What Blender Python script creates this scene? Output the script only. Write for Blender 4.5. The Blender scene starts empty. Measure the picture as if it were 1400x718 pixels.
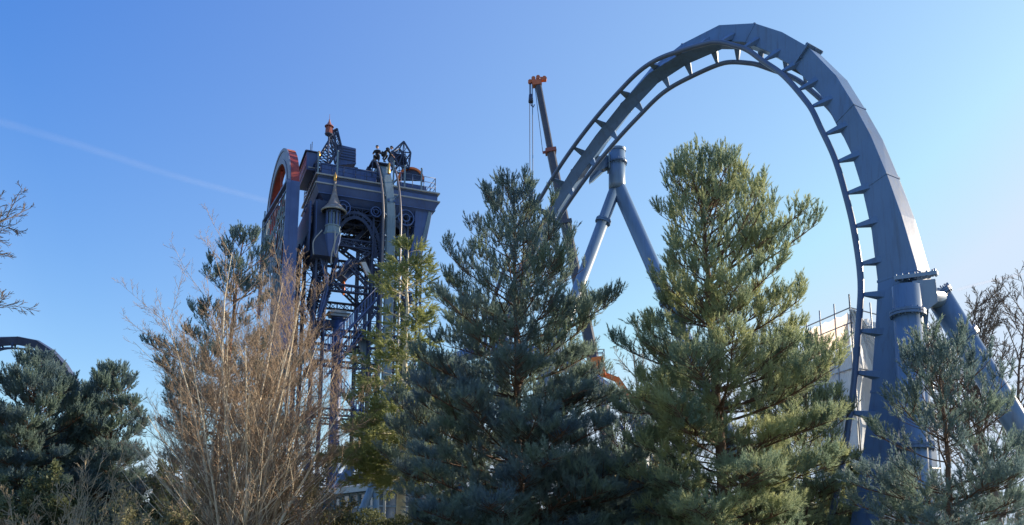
import bpy, bmesh, math, random
import numpy as np
from mathutils import Vector, Matrix
R=math.radians
sc=bpy.context.scene
C=sc.collection
# ------------------------------------------------------------------ camera
F=1100.0; PITCH=R(10); HOR=725.0; CY=HOR-F*math.tan(PITCH); EYE=1.6
cam=bpy.data.cameras.new('camera'); co=bpy.data.objects.new('camera',cam); C.objects.link(co)
co.location=(0,0,EYE); co.rotation_euler=(math.pi/2+PITCH,0,0)
cam.sensor_width=36; cam.lens=36*F/1400; cam.shift_y=(CY-359)/1400; cam.clip_end=20000; cam.clip_start=.1
sc.camera=co
def at(px,py,Y):
    u=(px-700)/F; v=(CY-py)/F
    dy=math.cos(PITCH)-v*math.sin(PITCH); dz=math.sin(PITCH)+v*math.cos(PITCH)
    t=Y/dy
    return Vector((u*t,Y,EYE+dz*t))
# ------------------------------------------------------------------ light
SAZ=R(67); SEL=R(20)      # sun azimuth clockwise from the view direction, elevation
S=Vector((math.sin(SAZ)*math.cos(SEL),math.cos(SAZ)*math.cos(SEL),math.sin(SEL)))
sl=bpy.data.lights.new('sun','SUN'); sl.energy=4.8; sl.angle=R(.5); sl.color=(1,.86,.66)
so=bpy.data.objects.new('sun',sl); C.objects.link(so); so.rotation_euler=S.to_track_quat('Z','Y').to_euler()
w=bpy.data.worlds.new('World'); sc.world=w; w.use_nodes=True
nt=w.node_tree; bg=nt.nodes['Background']
sky=nt.nodes.new('ShaderNodeTexSky'); sky.sky_type='NISHITA'; sky.sun_disc=False
sky.sun_elevation=SEL; sky.sun_rotation=SAZ; sky.altitude=0; sky.air_density=1.0; sky.dust_density=.6; sky.ozone_density=2.5
# grade the physical sky channel by channel: a deep clear winter blue that pales towards the sun
sep=nt.nodes.new('ShaderNodeSeparateColor'); cmb=nt.nodes.new('ShaderNodeCombineColor'); nt.links.new(sky.outputs[0],sep.inputs[0])
EXPO=.95; K=.15*2**EXPO
for i,(g,a_) in enumerate(((1.33,.45),(1.0,.635),(.42,.85))):
    m1=nt.nodes.new('ShaderNodeMath'); m1.operation='MULTIPLY'; m1.inputs[1].default_value=K; nt.links.new(sep.outputs[i],m1.inputs[0])
    m2=nt.nodes.new('ShaderNodeMath'); m2.operation='POWER'; m2.inputs[1].default_value=g; nt.links.new(m1.outputs[0],m2.inputs[0])
    m3=nt.nodes.new('ShaderNodeMath'); m3.operation='MULTIPLY'; m3.inputs[1].default_value=a_/K; nt.links.new(m2.outputs[0],m3.inputs[0])
    nt.links.new(m3.outputs[0],cmb.inputs[i])
# pale aureole towards the sun and paler air near the horizon
tcw=nt.nodes.new('ShaderNodeTexCoord'); dt_=nt.nodes.new('ShaderNodeVectorMath'); dt_.operation='DOT_PRODUCT'; dt_.inputs[1].default_value=tuple(S); nt.links.new(tcw.outputs['Generated'],dt_.inputs[0])
def mth(op,a,b=None,clamp=False):
    q=nt.nodes.new('ShaderNodeMath'); q.operation=op; q.use_clamp=clamp
    for i_,v_ in enumerate((a,b)):
        if v_ is None: continue
        if isinstance(v_,(int,float)): q.inputs[i_].default_value=v_
        else: nt.links.new(v_,q.inputs[i_])
    return q.outputs[0]
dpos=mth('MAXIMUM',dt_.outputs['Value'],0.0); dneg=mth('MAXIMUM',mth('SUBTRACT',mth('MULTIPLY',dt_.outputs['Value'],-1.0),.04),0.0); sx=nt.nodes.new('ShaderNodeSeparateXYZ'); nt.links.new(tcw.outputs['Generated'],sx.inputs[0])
hz=mth('POWER',mth('SUBTRACT',1.0,mth('MAXIMUM',sx.outputs[2],0.0)),3.0)
cm2=nt.nodes.new('ShaderNodeCombineColor')
for i,(ga,gh,gn) in enumerate(((.24,.23,.34),(.20,.12,.42),(.07,.12,.50))):   # sun side, horizon, and an added fill opposite the sun that lifts shaded faces
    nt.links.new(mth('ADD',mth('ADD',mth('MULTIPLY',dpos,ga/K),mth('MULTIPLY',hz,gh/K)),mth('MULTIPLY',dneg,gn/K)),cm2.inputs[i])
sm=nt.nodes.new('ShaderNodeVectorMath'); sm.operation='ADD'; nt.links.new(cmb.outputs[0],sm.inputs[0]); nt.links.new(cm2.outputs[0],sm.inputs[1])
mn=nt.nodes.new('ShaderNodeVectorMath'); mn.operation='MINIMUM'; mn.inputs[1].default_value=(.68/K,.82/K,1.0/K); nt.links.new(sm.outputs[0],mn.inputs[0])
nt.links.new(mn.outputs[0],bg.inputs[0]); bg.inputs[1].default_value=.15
sc.view_settings.view_transform='Standard'; sc.view_settings.look='None'; sc.view_settings.gamma=1
sc.view_settings.use_curve_mapping=False; sc.view_settings.exposure=EXPO
sc.cycles.max_bounces=8; sc.cycles.diffuse_bounces=5; sc.cycles.transparent_max_bounces=8
# ------------------------------------------------------------------ materials
def mat(name,c1,c2=None,scale=3.0,rough=.6,metal=0.0,bump=0.0,trans=0.0,spec=.4,detail=6,emit=None,grime=0.0):
    m=bpy.data.materials.new(name); m.use_nodes=True; n=m.node_tree; L=n.links
    p=n.nodes['Principled BSDF']; p.inputs['Roughness'].default_value=rough; p.inputs['Metallic'].default_value=metal
    p.inputs['Specular IOR Level'].default_value=spec
    tc=n.nodes.new('ShaderNodeTexCoord'); nz=n.nodes.new('ShaderNodeTexNoise'); nz.inputs['Scale'].default_value=scale; nz.inputs['Detail'].default_value=detail
    L.new(tc.outputs['Object'],nz.inputs['Vector'])
    cr=n.nodes.new('ShaderNodeValToRGB'); cr.color_ramp.elements[0].position=.35; cr.color_ramp.elements[1].position=.65
    cr.color_ramp.elements[0].color=(*c1,1); cr.color_ramp.elements[1].color=(*(c2 or c1),1)
    L.new(nz.outputs['Fac'],cr.inputs[0]); L.new(cr.outputs[0],p.inputs['Base Color'])
    if grime:      # run-off streaks and faded patches of the paint itself
        mp=n.nodes.new('ShaderNodeMapping'); mp.inputs['Scale'].default_value=(5,5,.35); L.new(tc.outputs['Object'],mp.inputs[0])
        g1=n.nodes.new('ShaderNodeTexNoise'); g1.inputs['Scale'].default_value=1.3; g1.inputs['Detail'].default_value=8; g1.inputs['Roughness'].default_value=.7; L.new(mp.outputs[0],g1.inputs[0])
        g2=n.nodes.new('ShaderNodeMapRange'); g2.inputs[1].default_value=.5; g2.inputs[2].default_value=.72; g2.inputs[3].default_value=0; g2.inputs[4].default_value=grime; L.new(g1.outputs['Fac'],g2.inputs[0])
        mxc=n.nodes.new('ShaderNodeMix'); mxc.data_type='RGBA'; mxc.inputs[7].default_value=(.07,.075,.09,1); L.new(g2.outputs[0],mxc.inputs[0]); L.new(cr.outputs[0],mxc.inputs[6]); L.new(mxc.outputs[2],p.inputs['Base Color'])
        g3=n.nodes.new('ShaderNodeMapRange'); g3.inputs[3].default_value=rough-.08; g3.inputs[4].default_value=rough+.2; L.new(g1.outputs['Fac'],g3.inputs[0]); L.new(g3.outputs[0],p.inputs['Roughness'])
    if bump:
        b=n.nodes.new('ShaderNodeBump'); b.inputs['Strength'].default_value=bump; b.inputs['Distance'].default_value=.02
        nz2=n.nodes.new('ShaderNodeTexNoise'); nz2.inputs['Scale'].default_value=scale*9; L.new(tc.outputs['Object'],nz2.inputs['Vector'])
        L.new(nz2.outputs['Fac'],b.inputs['Height']); L.new(b.outputs[0],p.inputs['Normal'])
    if trans:
        t=n.nodes.new('ShaderNodeBsdfTranslucent'); mx=n.nodes.new('ShaderNodeMixShader'); mx.inputs[0].default_value=trans
        L.new(cr.outputs[0],t.inputs[0]); L.new(p.outputs[0],mx.inputs[1]); L.new(t.outputs[0],mx.inputs[2])
        L.new(mx.outputs[0],n.nodes['Material Output'].inputs[0])
    if emit:
        p.inputs['Emission Color'].default_value=(*emit[:3],1); p.inputs['Emission Strength'].default_value=emit[3]
    return m
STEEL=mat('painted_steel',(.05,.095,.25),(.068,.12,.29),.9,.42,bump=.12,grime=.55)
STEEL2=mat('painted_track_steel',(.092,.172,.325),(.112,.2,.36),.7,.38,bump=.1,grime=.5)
SUPM=mat('veiled_support_steel',(.115,.195,.32),(.145,.23,.36),.7,.27,bump=.06,grime=.5,spec=.8)  # slightly paler than the track steel: veiling light put into the paint colour
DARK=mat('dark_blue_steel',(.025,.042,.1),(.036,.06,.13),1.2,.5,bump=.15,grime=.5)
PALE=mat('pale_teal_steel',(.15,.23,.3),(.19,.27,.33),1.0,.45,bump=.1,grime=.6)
TRIM=mat('pale_trim_paint',(.28,.3,.32),(.36,.37,.36),2,.4)
RAILM=mat('rail_steel',(.07,.11,.2),(.1,.14,.24),1.5,.32)
RED=mat('wheel_red',(.24,.04,.045),(.36,.07,.045),1.5,.5,bump=.2)
ORANGE=mat('orange_paint',(.7,.16,.03),(.78,.22,.05),2,.45)
BRASS=mat('brass',(.6,.32,.08),(.7,.4,.12),4,.3,metal=.7)
CLOTH=mat('dark_workwear',(.02,.022,.03),(.03,.033,.045),8,.9)
SKIN=mat('skin',(.5,.3,.22),(.55,.34,.25),8,.6)
CRANE=mat('crane_boom_paint',(.05,.058,.09),(.065,.074,.11),2,.5)
CRANEO=mat('crane_orange_paint',(.42,.11,.05),(.5,.15,.06),2,.5)
CABLE=mat('steel_cable',(.12,.13,.15),None,2,.5,metal=.5)
SHEET=mat('scaffold_sheeting',(.64,.67,.72),(.72,.74,.77),1.1,.7,bump=.5,trans=.22)
WOOD=mat('pine_bark',(.10,.06,.04),(.17,.105,.07),6,.9,bump=.8)
BARKR=mat('red_pine_bark',(.3,.14,.08),(.2,.11,.08),3,.9,bump=.8)
BIRCH=mat('birch_bark',(.85,.77,.6),(.68,.56,.4),5,.7,bump=.4)
TWIG=mat('birch_twigs',(.24,.17,.115),(.35,.26,.175),2,.8)
TWIGD=mat('dark_twigs',(.13,.105,.09),(.19,.155,.13),2,.9)
TWIGG=mat('grey_twigs',(.24,.2,.14),(.36,.3,.2),2,.9)
GLASS=mat('window_glass',(.06,.09,.13),(.09,.13,.17),1,.08,spec=.9)
ROOFM=mat('roof_sheet',(.3,.36,.42),(.38,.43,.48),2,.5)
LAMPG=mat('lamp_glass',(.75,.42,.12),(.85,.55,.2),2,.3)
WHITE=mat('white_paint',(.75,.76,.76),(.8,.8,.8),2,.5)
STONE=mat('concrete',(.3,.29,.26),(.38,.36,.32),3,.9,bump=.5)
def leafmat(name,a,b,tr=.3): return mat(name,a,b,.9,.55,trans=tr,spec=.3,detail=3)
# ------------------------------------------------------------------ objects
def tag(o,label=None,cat=None,group=None,kind=None):
    if label: o['label']=label
    if cat: o['category']=cat
    if group: o['group']=group
    if kind: o['kind']=kind
    return o
def empty(name,loc,rz=0,label=None,cat=None,group=None):
    o=bpy.data.objects.new(name,None); C.objects.link(o); o.location=loc; o.rotation_euler=(0,0,rz); o.empty_display_size=.3
    return tag(o,label,cat,group)
def link_mesh(name,me,m,parent):
    o=bpy.data.objects.new(name,me); C.objects.link(o)
    if m: me.materials.append(m)
    if parent: o.parent=parent
    return o
class MB:
    """collects shapes; verts are given in world space unless the parent's frame is passed at build"""
    def __init__(s): s.v=[]; s.f=[]; s.sm=[]
    def add(s,vs,fs,sm=False):
        b=len(s.v); s.v+=[tuple(v) for v in vs]; s.f+=[tuple(i+b for i in f) for f in fs]; s.sm+=[sm]*len(fs); return s
    def box(s,a,b):
        x0,y0,z0=a; x1,y1,z1=b
        return s.add([(x0,y0,z0),(x1,y0,z0),(x1,y1,z0),(x0,y1,z0),(x0,y0,z1),(x1,y0,z1),(x1,y1,z1),(x0,y1,z1)],
          [(0,3,2,1),(4,5,6,7),(0,1,5,4),(1,2,6,5),(2,3,7,6),(3,0,4,7)])
    def hexa(s,vs): return s.add(vs,[(0,3,2,1),(4,5,6,7),(0,1,5,4),(1,2,6,5),(2,3,7,6),(3,0,4,7)])
    def beam(s,p,q,w=.1,h=None,up=(0,0,1)):
        p=Vector(p);q=Vector(q);h=h or w; d=(q-p).normalized(); up=Vector(up)
        if abs(d.dot(up))>.98: up=Vector((0,1,0))
        x=d.cross(up).normalized()*w/2; y=x.cross(d).normalized()*h/2
        return s.hexa([p-x-y,p+x-y,p+x+y,p-x+y,q-x-y,q+x-y,q+x+y,q-x+y])
    def tube(s,pts,r,n=8,cap=True,sm=True):
        pts=[Vector(p) for p in pts]; k=len(pts)
        rs=r if hasattr(r,'__len__') else [r]*k
        vs=[];nrm=None
        for i,p in enumerate(pts):
            t=(pts[min(i+1,k-1)]-pts[max(i-1,0)]); t=t.normalized() if t.length>1e-9 else Vector((0,0,1))
            if nrm is None:
                a=Vector((0,0,1)) if abs(t.z)<.9 else Vector((1,0,0)); nrm=t.cross(a).normalized()
            else:
                nrm=(nrm-t*nrm.dot(t)); nrm=nrm.normalized() if nrm.length>1e-6 else t.orthogonal().normalized()
            bi=t.cross(nrm)
            for j in range(n):
                a=2*math.pi*j/n; vs.append(p+(nrm*math.cos(a)+bi*math.sin(a))*rs[i])
        fs=[(i*n+j,i*n+(j+1)%n,(i+1)*n+(j+1)%n,(i+1)*n+j) for i in range(k-1) for j in range(n)]
        s.add(vs,fs,sm)
        if cap and n>3:
            b=len(s.v)-len(vs); s.f.append(tuple(b+j for j in reversed(range(n)))); s.f.append(tuple(b+(k-1)*n+j for j in range(n))); s.sm+=[False,False]
        return s
    def lathe(s,prof,o=(0,0,0),n=16,sm=True,ax=None):
        o=Vector(o); M=Matrix.Identity(3) if ax is None else Vector(ax).to_track_quat('Z','Y').to_matrix()
        vs=[o+M@Vector((r*math.cos(2*math.pi*j/n),r*math.sin(2*math.pi*j/n),z)) for r,z in prof for j in range(n)]
        k=len(prof)
        fs=[(i*n+j,i*n+(j+1)%n,(i+1)*n+(j+1)%n,(i+1)*n+j) for i in range(k-1) for j in range(n)]
        return s.add(vs,fs,sm)
    def prism(s,poly,d):
        """planar polygon extruded by vector d"""
        d=Vector(d); n=len(poly); vs=[Vector(p) for p in poly]+[Vector(p)+d for p in poly]
        return s.add(vs,[tuple(reversed(range(n))),tuple(range(n,2*n))]+[(i,(i+1)%n,n+(i+1)%n,n+i) for i in range(n)])
    def build(s,name,m,parent=None,world=True,bevel=0):
        me=bpy.data.meshes.new(name)
        v=s.v
        if parent is not None and world:
            M=Matrix.Identity(4); q=parent; chain=[]
            while q is not None: chain.append(q); q=q.parent
            for q in reversed(chain): M=M@Matrix.LocRotScale(q.location,q.rotation_euler,q.scale)
            Mi=M.inverted(); v=[tuple(Mi@Vector(p)) for p in v]
        me.from_pydata(v,[],s.f); me.polygons.foreach_set('use_smooth',s.sm); me.update()
        bm=bmesh.new(); bm.from_mesh(me); bmesh.ops.recalc_face_normals(bm,faces=bm.faces); bm.to_mesh(me); bm.free()
        o=link_mesh(name,me,m,parent)
        if bevel:
            b=o.modifiers.new('bevel','BEVEL'); b.width=bevel; b.segments=2; b.limit_method='ANGLE'
        return o
def crom(P,n=8):
    """catmull-rom through points of any dimension"""
    P=[np.array(p,float) for p in P]; out=[]
    for i in range(len(P)-1):
        p0=P[max(i-1,0)];p1=P[i];p2=P[i+1];p3=P[min(i+2,len(P)-1)]
        for k in range(n):
            t=k/n; out.append(.5*((2*p1)+(-p0+p2)*t+(2*p0-5*p1+4*p2-p3)*t*t+(-p0+3*p1-3*p2+p3)*t**3))
    out.append(P[-1]); return out
# ------------------------------------------------------------------ setting: the ground, a path
def ground():
    n=60; vs=[];fs=[]
    xs=[math.copysign(abs(a)**2.2,a)*900 for a in np.linspace(-1,1,n)]
    for y in xs:
        for x in xs:
            vs.append((x,y+60,.12*math.sin(x*.31+y*.17)+.1*math.sin(x*.13-y*.4) if abs(x)<150 and abs(y)<150 else 0))
    for i in range(n-1):
        for j in range(n-1): fs.append((i*n+j,i*n+j+1,(i+1)*n+j+1,(i+1)*n+j))
    m=MB().add(vs,fs,True)
    g=m.build('ground',mat('winter_grass',(.12,.13,.05),(.22,.19,.10),.35,.95,bump=.9)); tag(g,kind='structure')
    pth=MB(); P=[(-60,7.5),(-20,8.6),(0,9),(20,8.2),(60,7)]
    for i in range(len(P)-1):
        (a,b),(c,d)=P[i],P[i+1]; pth.hexa([(a,b-1.4,-.3),(c,d-1.4,-.3),(c,d+1.4,-.3),(a,b+1.4,-.3),(a,b-1.4,.3),(c,d-1.4,.3),(c,d+1.4,.3),(a,b+1.4,.3)])
    tag(pth.build('path',STONE),kind='structure')
ground()
# ------------------------------------------------------------------ the big loop
def frame_path(P,n):
    """P rows: px,py,Y,theta(deg),D(depth of box),Wd -> list of centre,T,N,B,D,W ; N points to the rails"""
    pts=[]
    for (px,py,Y,th,D,Wd) in P: p=at(px,py,Y); pts.append((p.x,p.y,p.z,th,D,Wd))
    Q=crom(pts,n); out=[]
    for i,q in enumerate(Q):
        c=Vector(q[:3]); a=Vector(Q[max(i-1,0)][:3]); b=Vector(Q[min(i+1,len(Q)-1)][:3]); T=(b-a).normalized()
        view=(c-Vector((0,0,EYE))).normalized(); tc=-view
        p=T.cross(view); p=p.normalized()               # in-screen perpendicular
        tcp=(tc-T*tc.dot(T)).normalized(); p=(p-T*p.dot(T)).normalized()
        th=R(q[3]); N=p*math.cos(th)+tcp*math.sin(th); B=T.cross(N).normalized()
        out.append((c,T,N,B,q[4],q[5]))
    return out
def girder(fr,name,label,cat,group=None,gauge=1.2,rr=.085,every=6,seg=6,dN=.32,skip=0,railmat=None,spinemat=None,ties=True,flanges=(),flip=1):
    root=empty(name,(fr[0][0].x,fr[0][0].y,0),0,label,cat,group)
    sp=MB(); idx=list(range(0,len(fr),seg)); 
    if idx[-1]!=len(fr)-1: idx.append(len(fr)-1)
    vs=[]
    for i in idx:
        c,T,N,B,D,Wd=fr[i]
        for a,b in ((-1,-1),(1,-1),(1,1),(-1,1)): vs.append(c+N*a*D/2+B*b*Wd/2)
    k=len(idx); fs=[(i*4+j,i*4+(j+1)%4,(i+1)*4+(j+1)%4,(i+1)*4+j) for i in range(k-1) for j in range(4)]+[(3,2,1,0),tuple((k-1)*4+j for j in range(4))]
    sp.add(vs,fs); spine=sp.build('spine',spinemat or STEEL2,root,bevel=.02)
    # welded lips along the box corners
    for wi in range(seg,len(fr)-2,seg*2):
        c,T,N,B,D,Wd=fr[wi]; g=.012
        q=[c+N*a*(D/2+g)+B*b*(Wd/2+g) for a,b in ((-1,-1),(1,-1),(1,1),(-1,1))]; MB().hexa([p-T*.035 for p in q]+[p+T*.035 for p in q]).build('weld_band',spinemat or STEEL2,root)
    for sgn in (-1,1):
        MB().tube([c+N*(D/2+dN)+B*sgn*gauge/2 for c,T,N,B,D,Wd in fr],rr,10).build('rail',railmat or RAILM,root)
    acc=.5; 
    for i in range(1,len(fr)-1):
        acc+=(fr[i][0]-fr[i-1][0]).length
        if acc<every(fr[i]) : continue
        acc-=every(fr[i])
        c,T,N,B,D,Wd=fr[i]
        for sgn in (-1,1):
            e=c+N*(D/2+dN*.9)+B*sgn*(gauge/2-.03); b0=c+N*(D/2-.01)+B*sgn*Wd*.47; b1=c+N*(D/2-.26)+B*sgn*(Wd/2-.01)
            m=MB()
            for off,th in ((0,.03),):
                tri=[b0-T*.13,b0+T*.13,e+T*.05,e-T*.05]; tri2=[b1-T*.10,b1+T*.10,e+T*.05-N*.07,e-T*.05-N*.07]
                m.hexa([tri2[0],tri2[1],tri2[2],tri2[3],tri[0],tri[1],tri[2],tri[3]])
            m.build('cross_tie',spinemat or STEEL2,root)
    for i in flanges:
        c,T,N,B,D,Wd=fr[i]; g=.10
        m=MB(); q=[c+N*a*(D/2+g)+B*b*(Wd/2+g) for a,b in ((-1,-1),(1,-1),(1,1),(-1,1))]
        m.hexa([p-T*.05 for p in q]+[p+T*.05 for p in q])
        for a,b in ((-1,-1),(1,-1),(1,1),(-1,1),(-1,0),(1,0),(0,1),(0,-1)):
            p=c+N*a*(D/2+g*.5)+B*b*(Wd/2+g*.5); m.tube([p-T*.1,p+T*.1],.025,6)
        m.build('splice_flange',spinemat or STEEL2,root)
    return root,spine
LP=[(1170,860,20.0,-30,.78,.55),(1188,740,20.2,-30,.80,.58),(1207,640,20.4,-30,.85,.60),(1222,540,20.5,-30,.90,.64),(1232,450,20.6,-30,1.05,.68),(1236,381,20.7,-30,1.12,.66),
 (1221,308,20.9,-30,.92,.62),(1204,252,21.2,-29,.80,.56),(1185,200,21.6,-28,.72,.54),(1163,158,22.0,-24,.68,.52),(1140,120,22.6,-18,.68,.52),
 (1102,82,23.5,-6,.70,.52),(1066,62,24.3,8,.70,.52),(1030,50,25.0,24,.68,.52),(985,51,26.0,42,.64,.52),(936,74,27.2,62,.6,.52),
 (894,104,28.2,80,.56,.52),(857,146,29.2,92,.54,.50),(822,191,30.2,102,.52,.48),(790,237,31.2,110,.52,.46),(762,283,32.2,116,.52,.46),
 (733,335,33.2,118,.52,.46),(708,390,34.2,116,.52,.46),(690,450,35.2,112,.52,.46),(684,520,36.2,110,.52,.46),(700,600,37.4,108,.52,.46),(725,800,38.6,108,.52,.46)]
lp=frame_path(LP,12)
loop,_=girder(lp,'loop_track','tall blue grey inverted U loop of coaster track arching over the pines at right','coaster track',every=lambda f:1.16 if f[0].x>8.5 else (1.12 if f[0].x>5.5 else 1.45),seg=12,flanges=(132,),group=None)
# a twin run of small tubes up the spine (cable duct) is not in view; supports follow
def ringflange(c,ax,r,parent,name='flange_ring',h=.07):
    m=MB(); ax=Vector(ax).normalized()
    m.lathe([(r-.01,-h),(r+.085,-h),(r+.085,-.008),(r+.06,-.008),(r+.06,.008),(r+.085,.008),(r+.085,h),(r-.01,h)],c,24,False,ax)
    for j in range(16):
        a=2*math.pi*j/16; M=ax.to_track_quat('Z','Y').to_matrix(); p=Vector(c)+M@Vector(((r+.05)*math.cos(a),(r+.05)*math.sin(a),0)); m.tube([p-ax*.12,p+ax*.12],.018,5)
    return m.build(name,STEEL2,parent)
# right support : upright + raking leg + saddle
t0=at(1239,392,19.75); t1=at(1262,790,19.55); r=.34
sup=empty('track_support',(t1.x,t1.y,0),0,'upright tube and raking leg bolted under the near end of the big loop','coaster support','steel supports of the big loop')
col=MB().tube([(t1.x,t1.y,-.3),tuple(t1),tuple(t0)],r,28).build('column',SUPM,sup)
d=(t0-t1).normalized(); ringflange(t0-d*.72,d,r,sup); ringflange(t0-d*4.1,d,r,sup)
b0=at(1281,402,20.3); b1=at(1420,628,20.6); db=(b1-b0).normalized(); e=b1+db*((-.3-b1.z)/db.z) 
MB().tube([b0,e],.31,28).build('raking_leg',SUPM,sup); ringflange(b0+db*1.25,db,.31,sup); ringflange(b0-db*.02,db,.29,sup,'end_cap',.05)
# saddle: top plate, web plates, cheek
P1=at(1222,380,19.6);P2=at(1281,372,19.75);P3=at(1283,374,20.9);P4=at(1228,381,20.9)
m=MB(); m.hexa([p-Vector((0,0,.05)) for p in (P1,P2,P3,P4)]+[p+Vector((0,0,.05)) for p in (P1,P2,P3,P4)]); 
for k in range(7):
    p=P1.lerp(P2,(k+.5)/7)+Vector((0,.06,0)); m.tube([p-Vector((0,0,.09)),p+Vector((0,0,.1))],.025,6)
for k in range(4):
    p=P2.lerp(P3,(k+.5)/4)-Vector((.06,0,0)); m.tube([p-Vector((0,0,.09)),p+Vector((0,0,.1))],.025,6)
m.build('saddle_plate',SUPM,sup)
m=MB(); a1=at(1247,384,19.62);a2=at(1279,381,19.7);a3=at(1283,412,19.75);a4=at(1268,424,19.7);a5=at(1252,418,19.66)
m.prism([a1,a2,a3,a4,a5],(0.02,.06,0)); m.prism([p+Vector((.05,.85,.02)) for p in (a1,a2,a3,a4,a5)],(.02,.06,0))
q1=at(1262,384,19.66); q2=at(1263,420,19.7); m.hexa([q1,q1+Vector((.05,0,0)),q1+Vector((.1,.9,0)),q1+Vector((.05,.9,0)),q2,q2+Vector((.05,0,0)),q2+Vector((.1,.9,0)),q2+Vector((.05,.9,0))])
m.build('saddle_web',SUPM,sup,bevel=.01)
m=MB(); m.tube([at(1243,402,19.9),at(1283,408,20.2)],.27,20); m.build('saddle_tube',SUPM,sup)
# middle support: A shape
Y=31.4; t=at(843.5,206,Y); jn=at(843.5,252,Y); la=at(790,396,Y-.3); ra=at(902,385,Y-.6)
s2=empty('track_support',(at(850,500,Y).x,Y,0),0,'A shaped steel support in the gap between the two tall pines holding the loop','coaster support','steel supports of the big loop')
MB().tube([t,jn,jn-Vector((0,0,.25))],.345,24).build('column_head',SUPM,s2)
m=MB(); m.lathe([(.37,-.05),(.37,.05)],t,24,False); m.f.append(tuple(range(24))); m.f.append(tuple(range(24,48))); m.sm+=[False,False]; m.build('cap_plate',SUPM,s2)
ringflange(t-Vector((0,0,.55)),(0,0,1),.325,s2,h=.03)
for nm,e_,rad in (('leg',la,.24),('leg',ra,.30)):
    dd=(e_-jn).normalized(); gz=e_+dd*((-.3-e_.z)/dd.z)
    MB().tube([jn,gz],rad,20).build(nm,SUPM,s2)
    ringflange(jn+dd*((e_-jn).length*.36 if nm=='leg' and rad<.3 else 5.6),dd,rad,s2)
x1=at(831,212,Y);x2=at(831,228,Y);x3=at(805,248,31.0);x4=at(812,214,30.9)
m=MB(); m.prism([x1,x2,at(822,232,31.3),x3,x4],(.05,.35,0)); m.hexa([at(806,247,30.9),at(820,232,31.1),at(824,231,31.6),at(810,246,31.5),at(806,251,30.9),at(822,236,31.1),at(826,235,31.6),at(810,250,31.5)]); m.build('bracket_arm',SUPM,s2,bevel=.01)
m=MB(); a=at(832,210,31.2);m.hexa([a,a+Vector((.06,0,0)),a+Vector((.06,.6,0)),a+Vector((0,.6,0)),a-Vector((0,0,.62)),a+Vector((.06,0,-.62)),a+Vector((.06,.6,-.62)),a+Vector((0,.6,-.62))]);m.build('bracket_flange',PALE,s2)
# ------------------------------------------------------------------ far left crest, small segment behind the middle pine
FP=[(-70,600,70,-20,1.0,.8),(-60,540,70,-20,1,.8),(-40,490,70,-14,.9,.8),(-8,469,70,-6,.8,.7),(25,466,70.5,0,.75,.7),(55,473,71,-8,.75,.7),(78,492,71.5,-20,.75,.7),(95,515,72,-28,.75,.7),(108,545,72,-30,.75,.7),(120,590,72,-30,.75,.7),(130,640,72,-30,.75,.7),(140,760,72,-30,.75,.7)]
# travel runs left to right here, so the rails (N) must hang below
fl=frame_path([(*a[:3],180-a[3],a[4],a[5]) for a in FP],5)
girder(fl,'crest_track','crest of dark blue coaster track curving over the pines at the far left edge','coaster track',every=lambda f:1.3,seg=4,spinemat=DARK,railmat=DARK)
m_=empty('track_support',(at(60,500,72).x,72,0),0,'single upright tube under the far left track crest','coaster support')
MB().tube([at(62,484,72.3),(at(62,484,72.3).x,72.3,-.3)],.3,12).build('column',STEEL2,m_)
MB().box((at(62,484,72.3).x-.4,71.6,at(62,478,72.3).z-.1),(at(62,484,72.3).x+.4,72.6,at(62,478,72.3).z+.02)).build('head_plate',STEEL2,m_)
SP=[(400,770,55,100,.6,.5),(470,650,52,100,.6,.5),(520,590,50,110,.6,.5),(560,548,48,120,.6,.5),(590,515,47,128,.6,.5),(625,490,46,135,.6,.5),(665,478,45,140,.6,.5),(720,480,44,140,.6,.5),(780,500,43,135,.6,.5),(840,540,42,130,.6,.5),(880,600,41,120,.6,.5),(900,760,40,120,.6,.5)]
girder(frame_path(SP,4),'banked_track','pale blue banked curve of coaster track glimpsed low behind the left tall pine','coaster track',every=lambda f:1.3,seg=3)
m_=empty('track_support',(at(632,600,46.4).x,46.4,0),0,'upright tube carrying the banked low track behind the left tall pine','coaster support')
p=at(632,500,46.4); MB().tube([p,(p.x,p.y,-.3)],.27,12).build('column',STEEL2,m_); MB().box((p.x-.35,p.y-.5,p.z-.05),(p.x+.35,p.y+.3,p.z+.1)).build('head_plate',STEEL2,m_)
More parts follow.
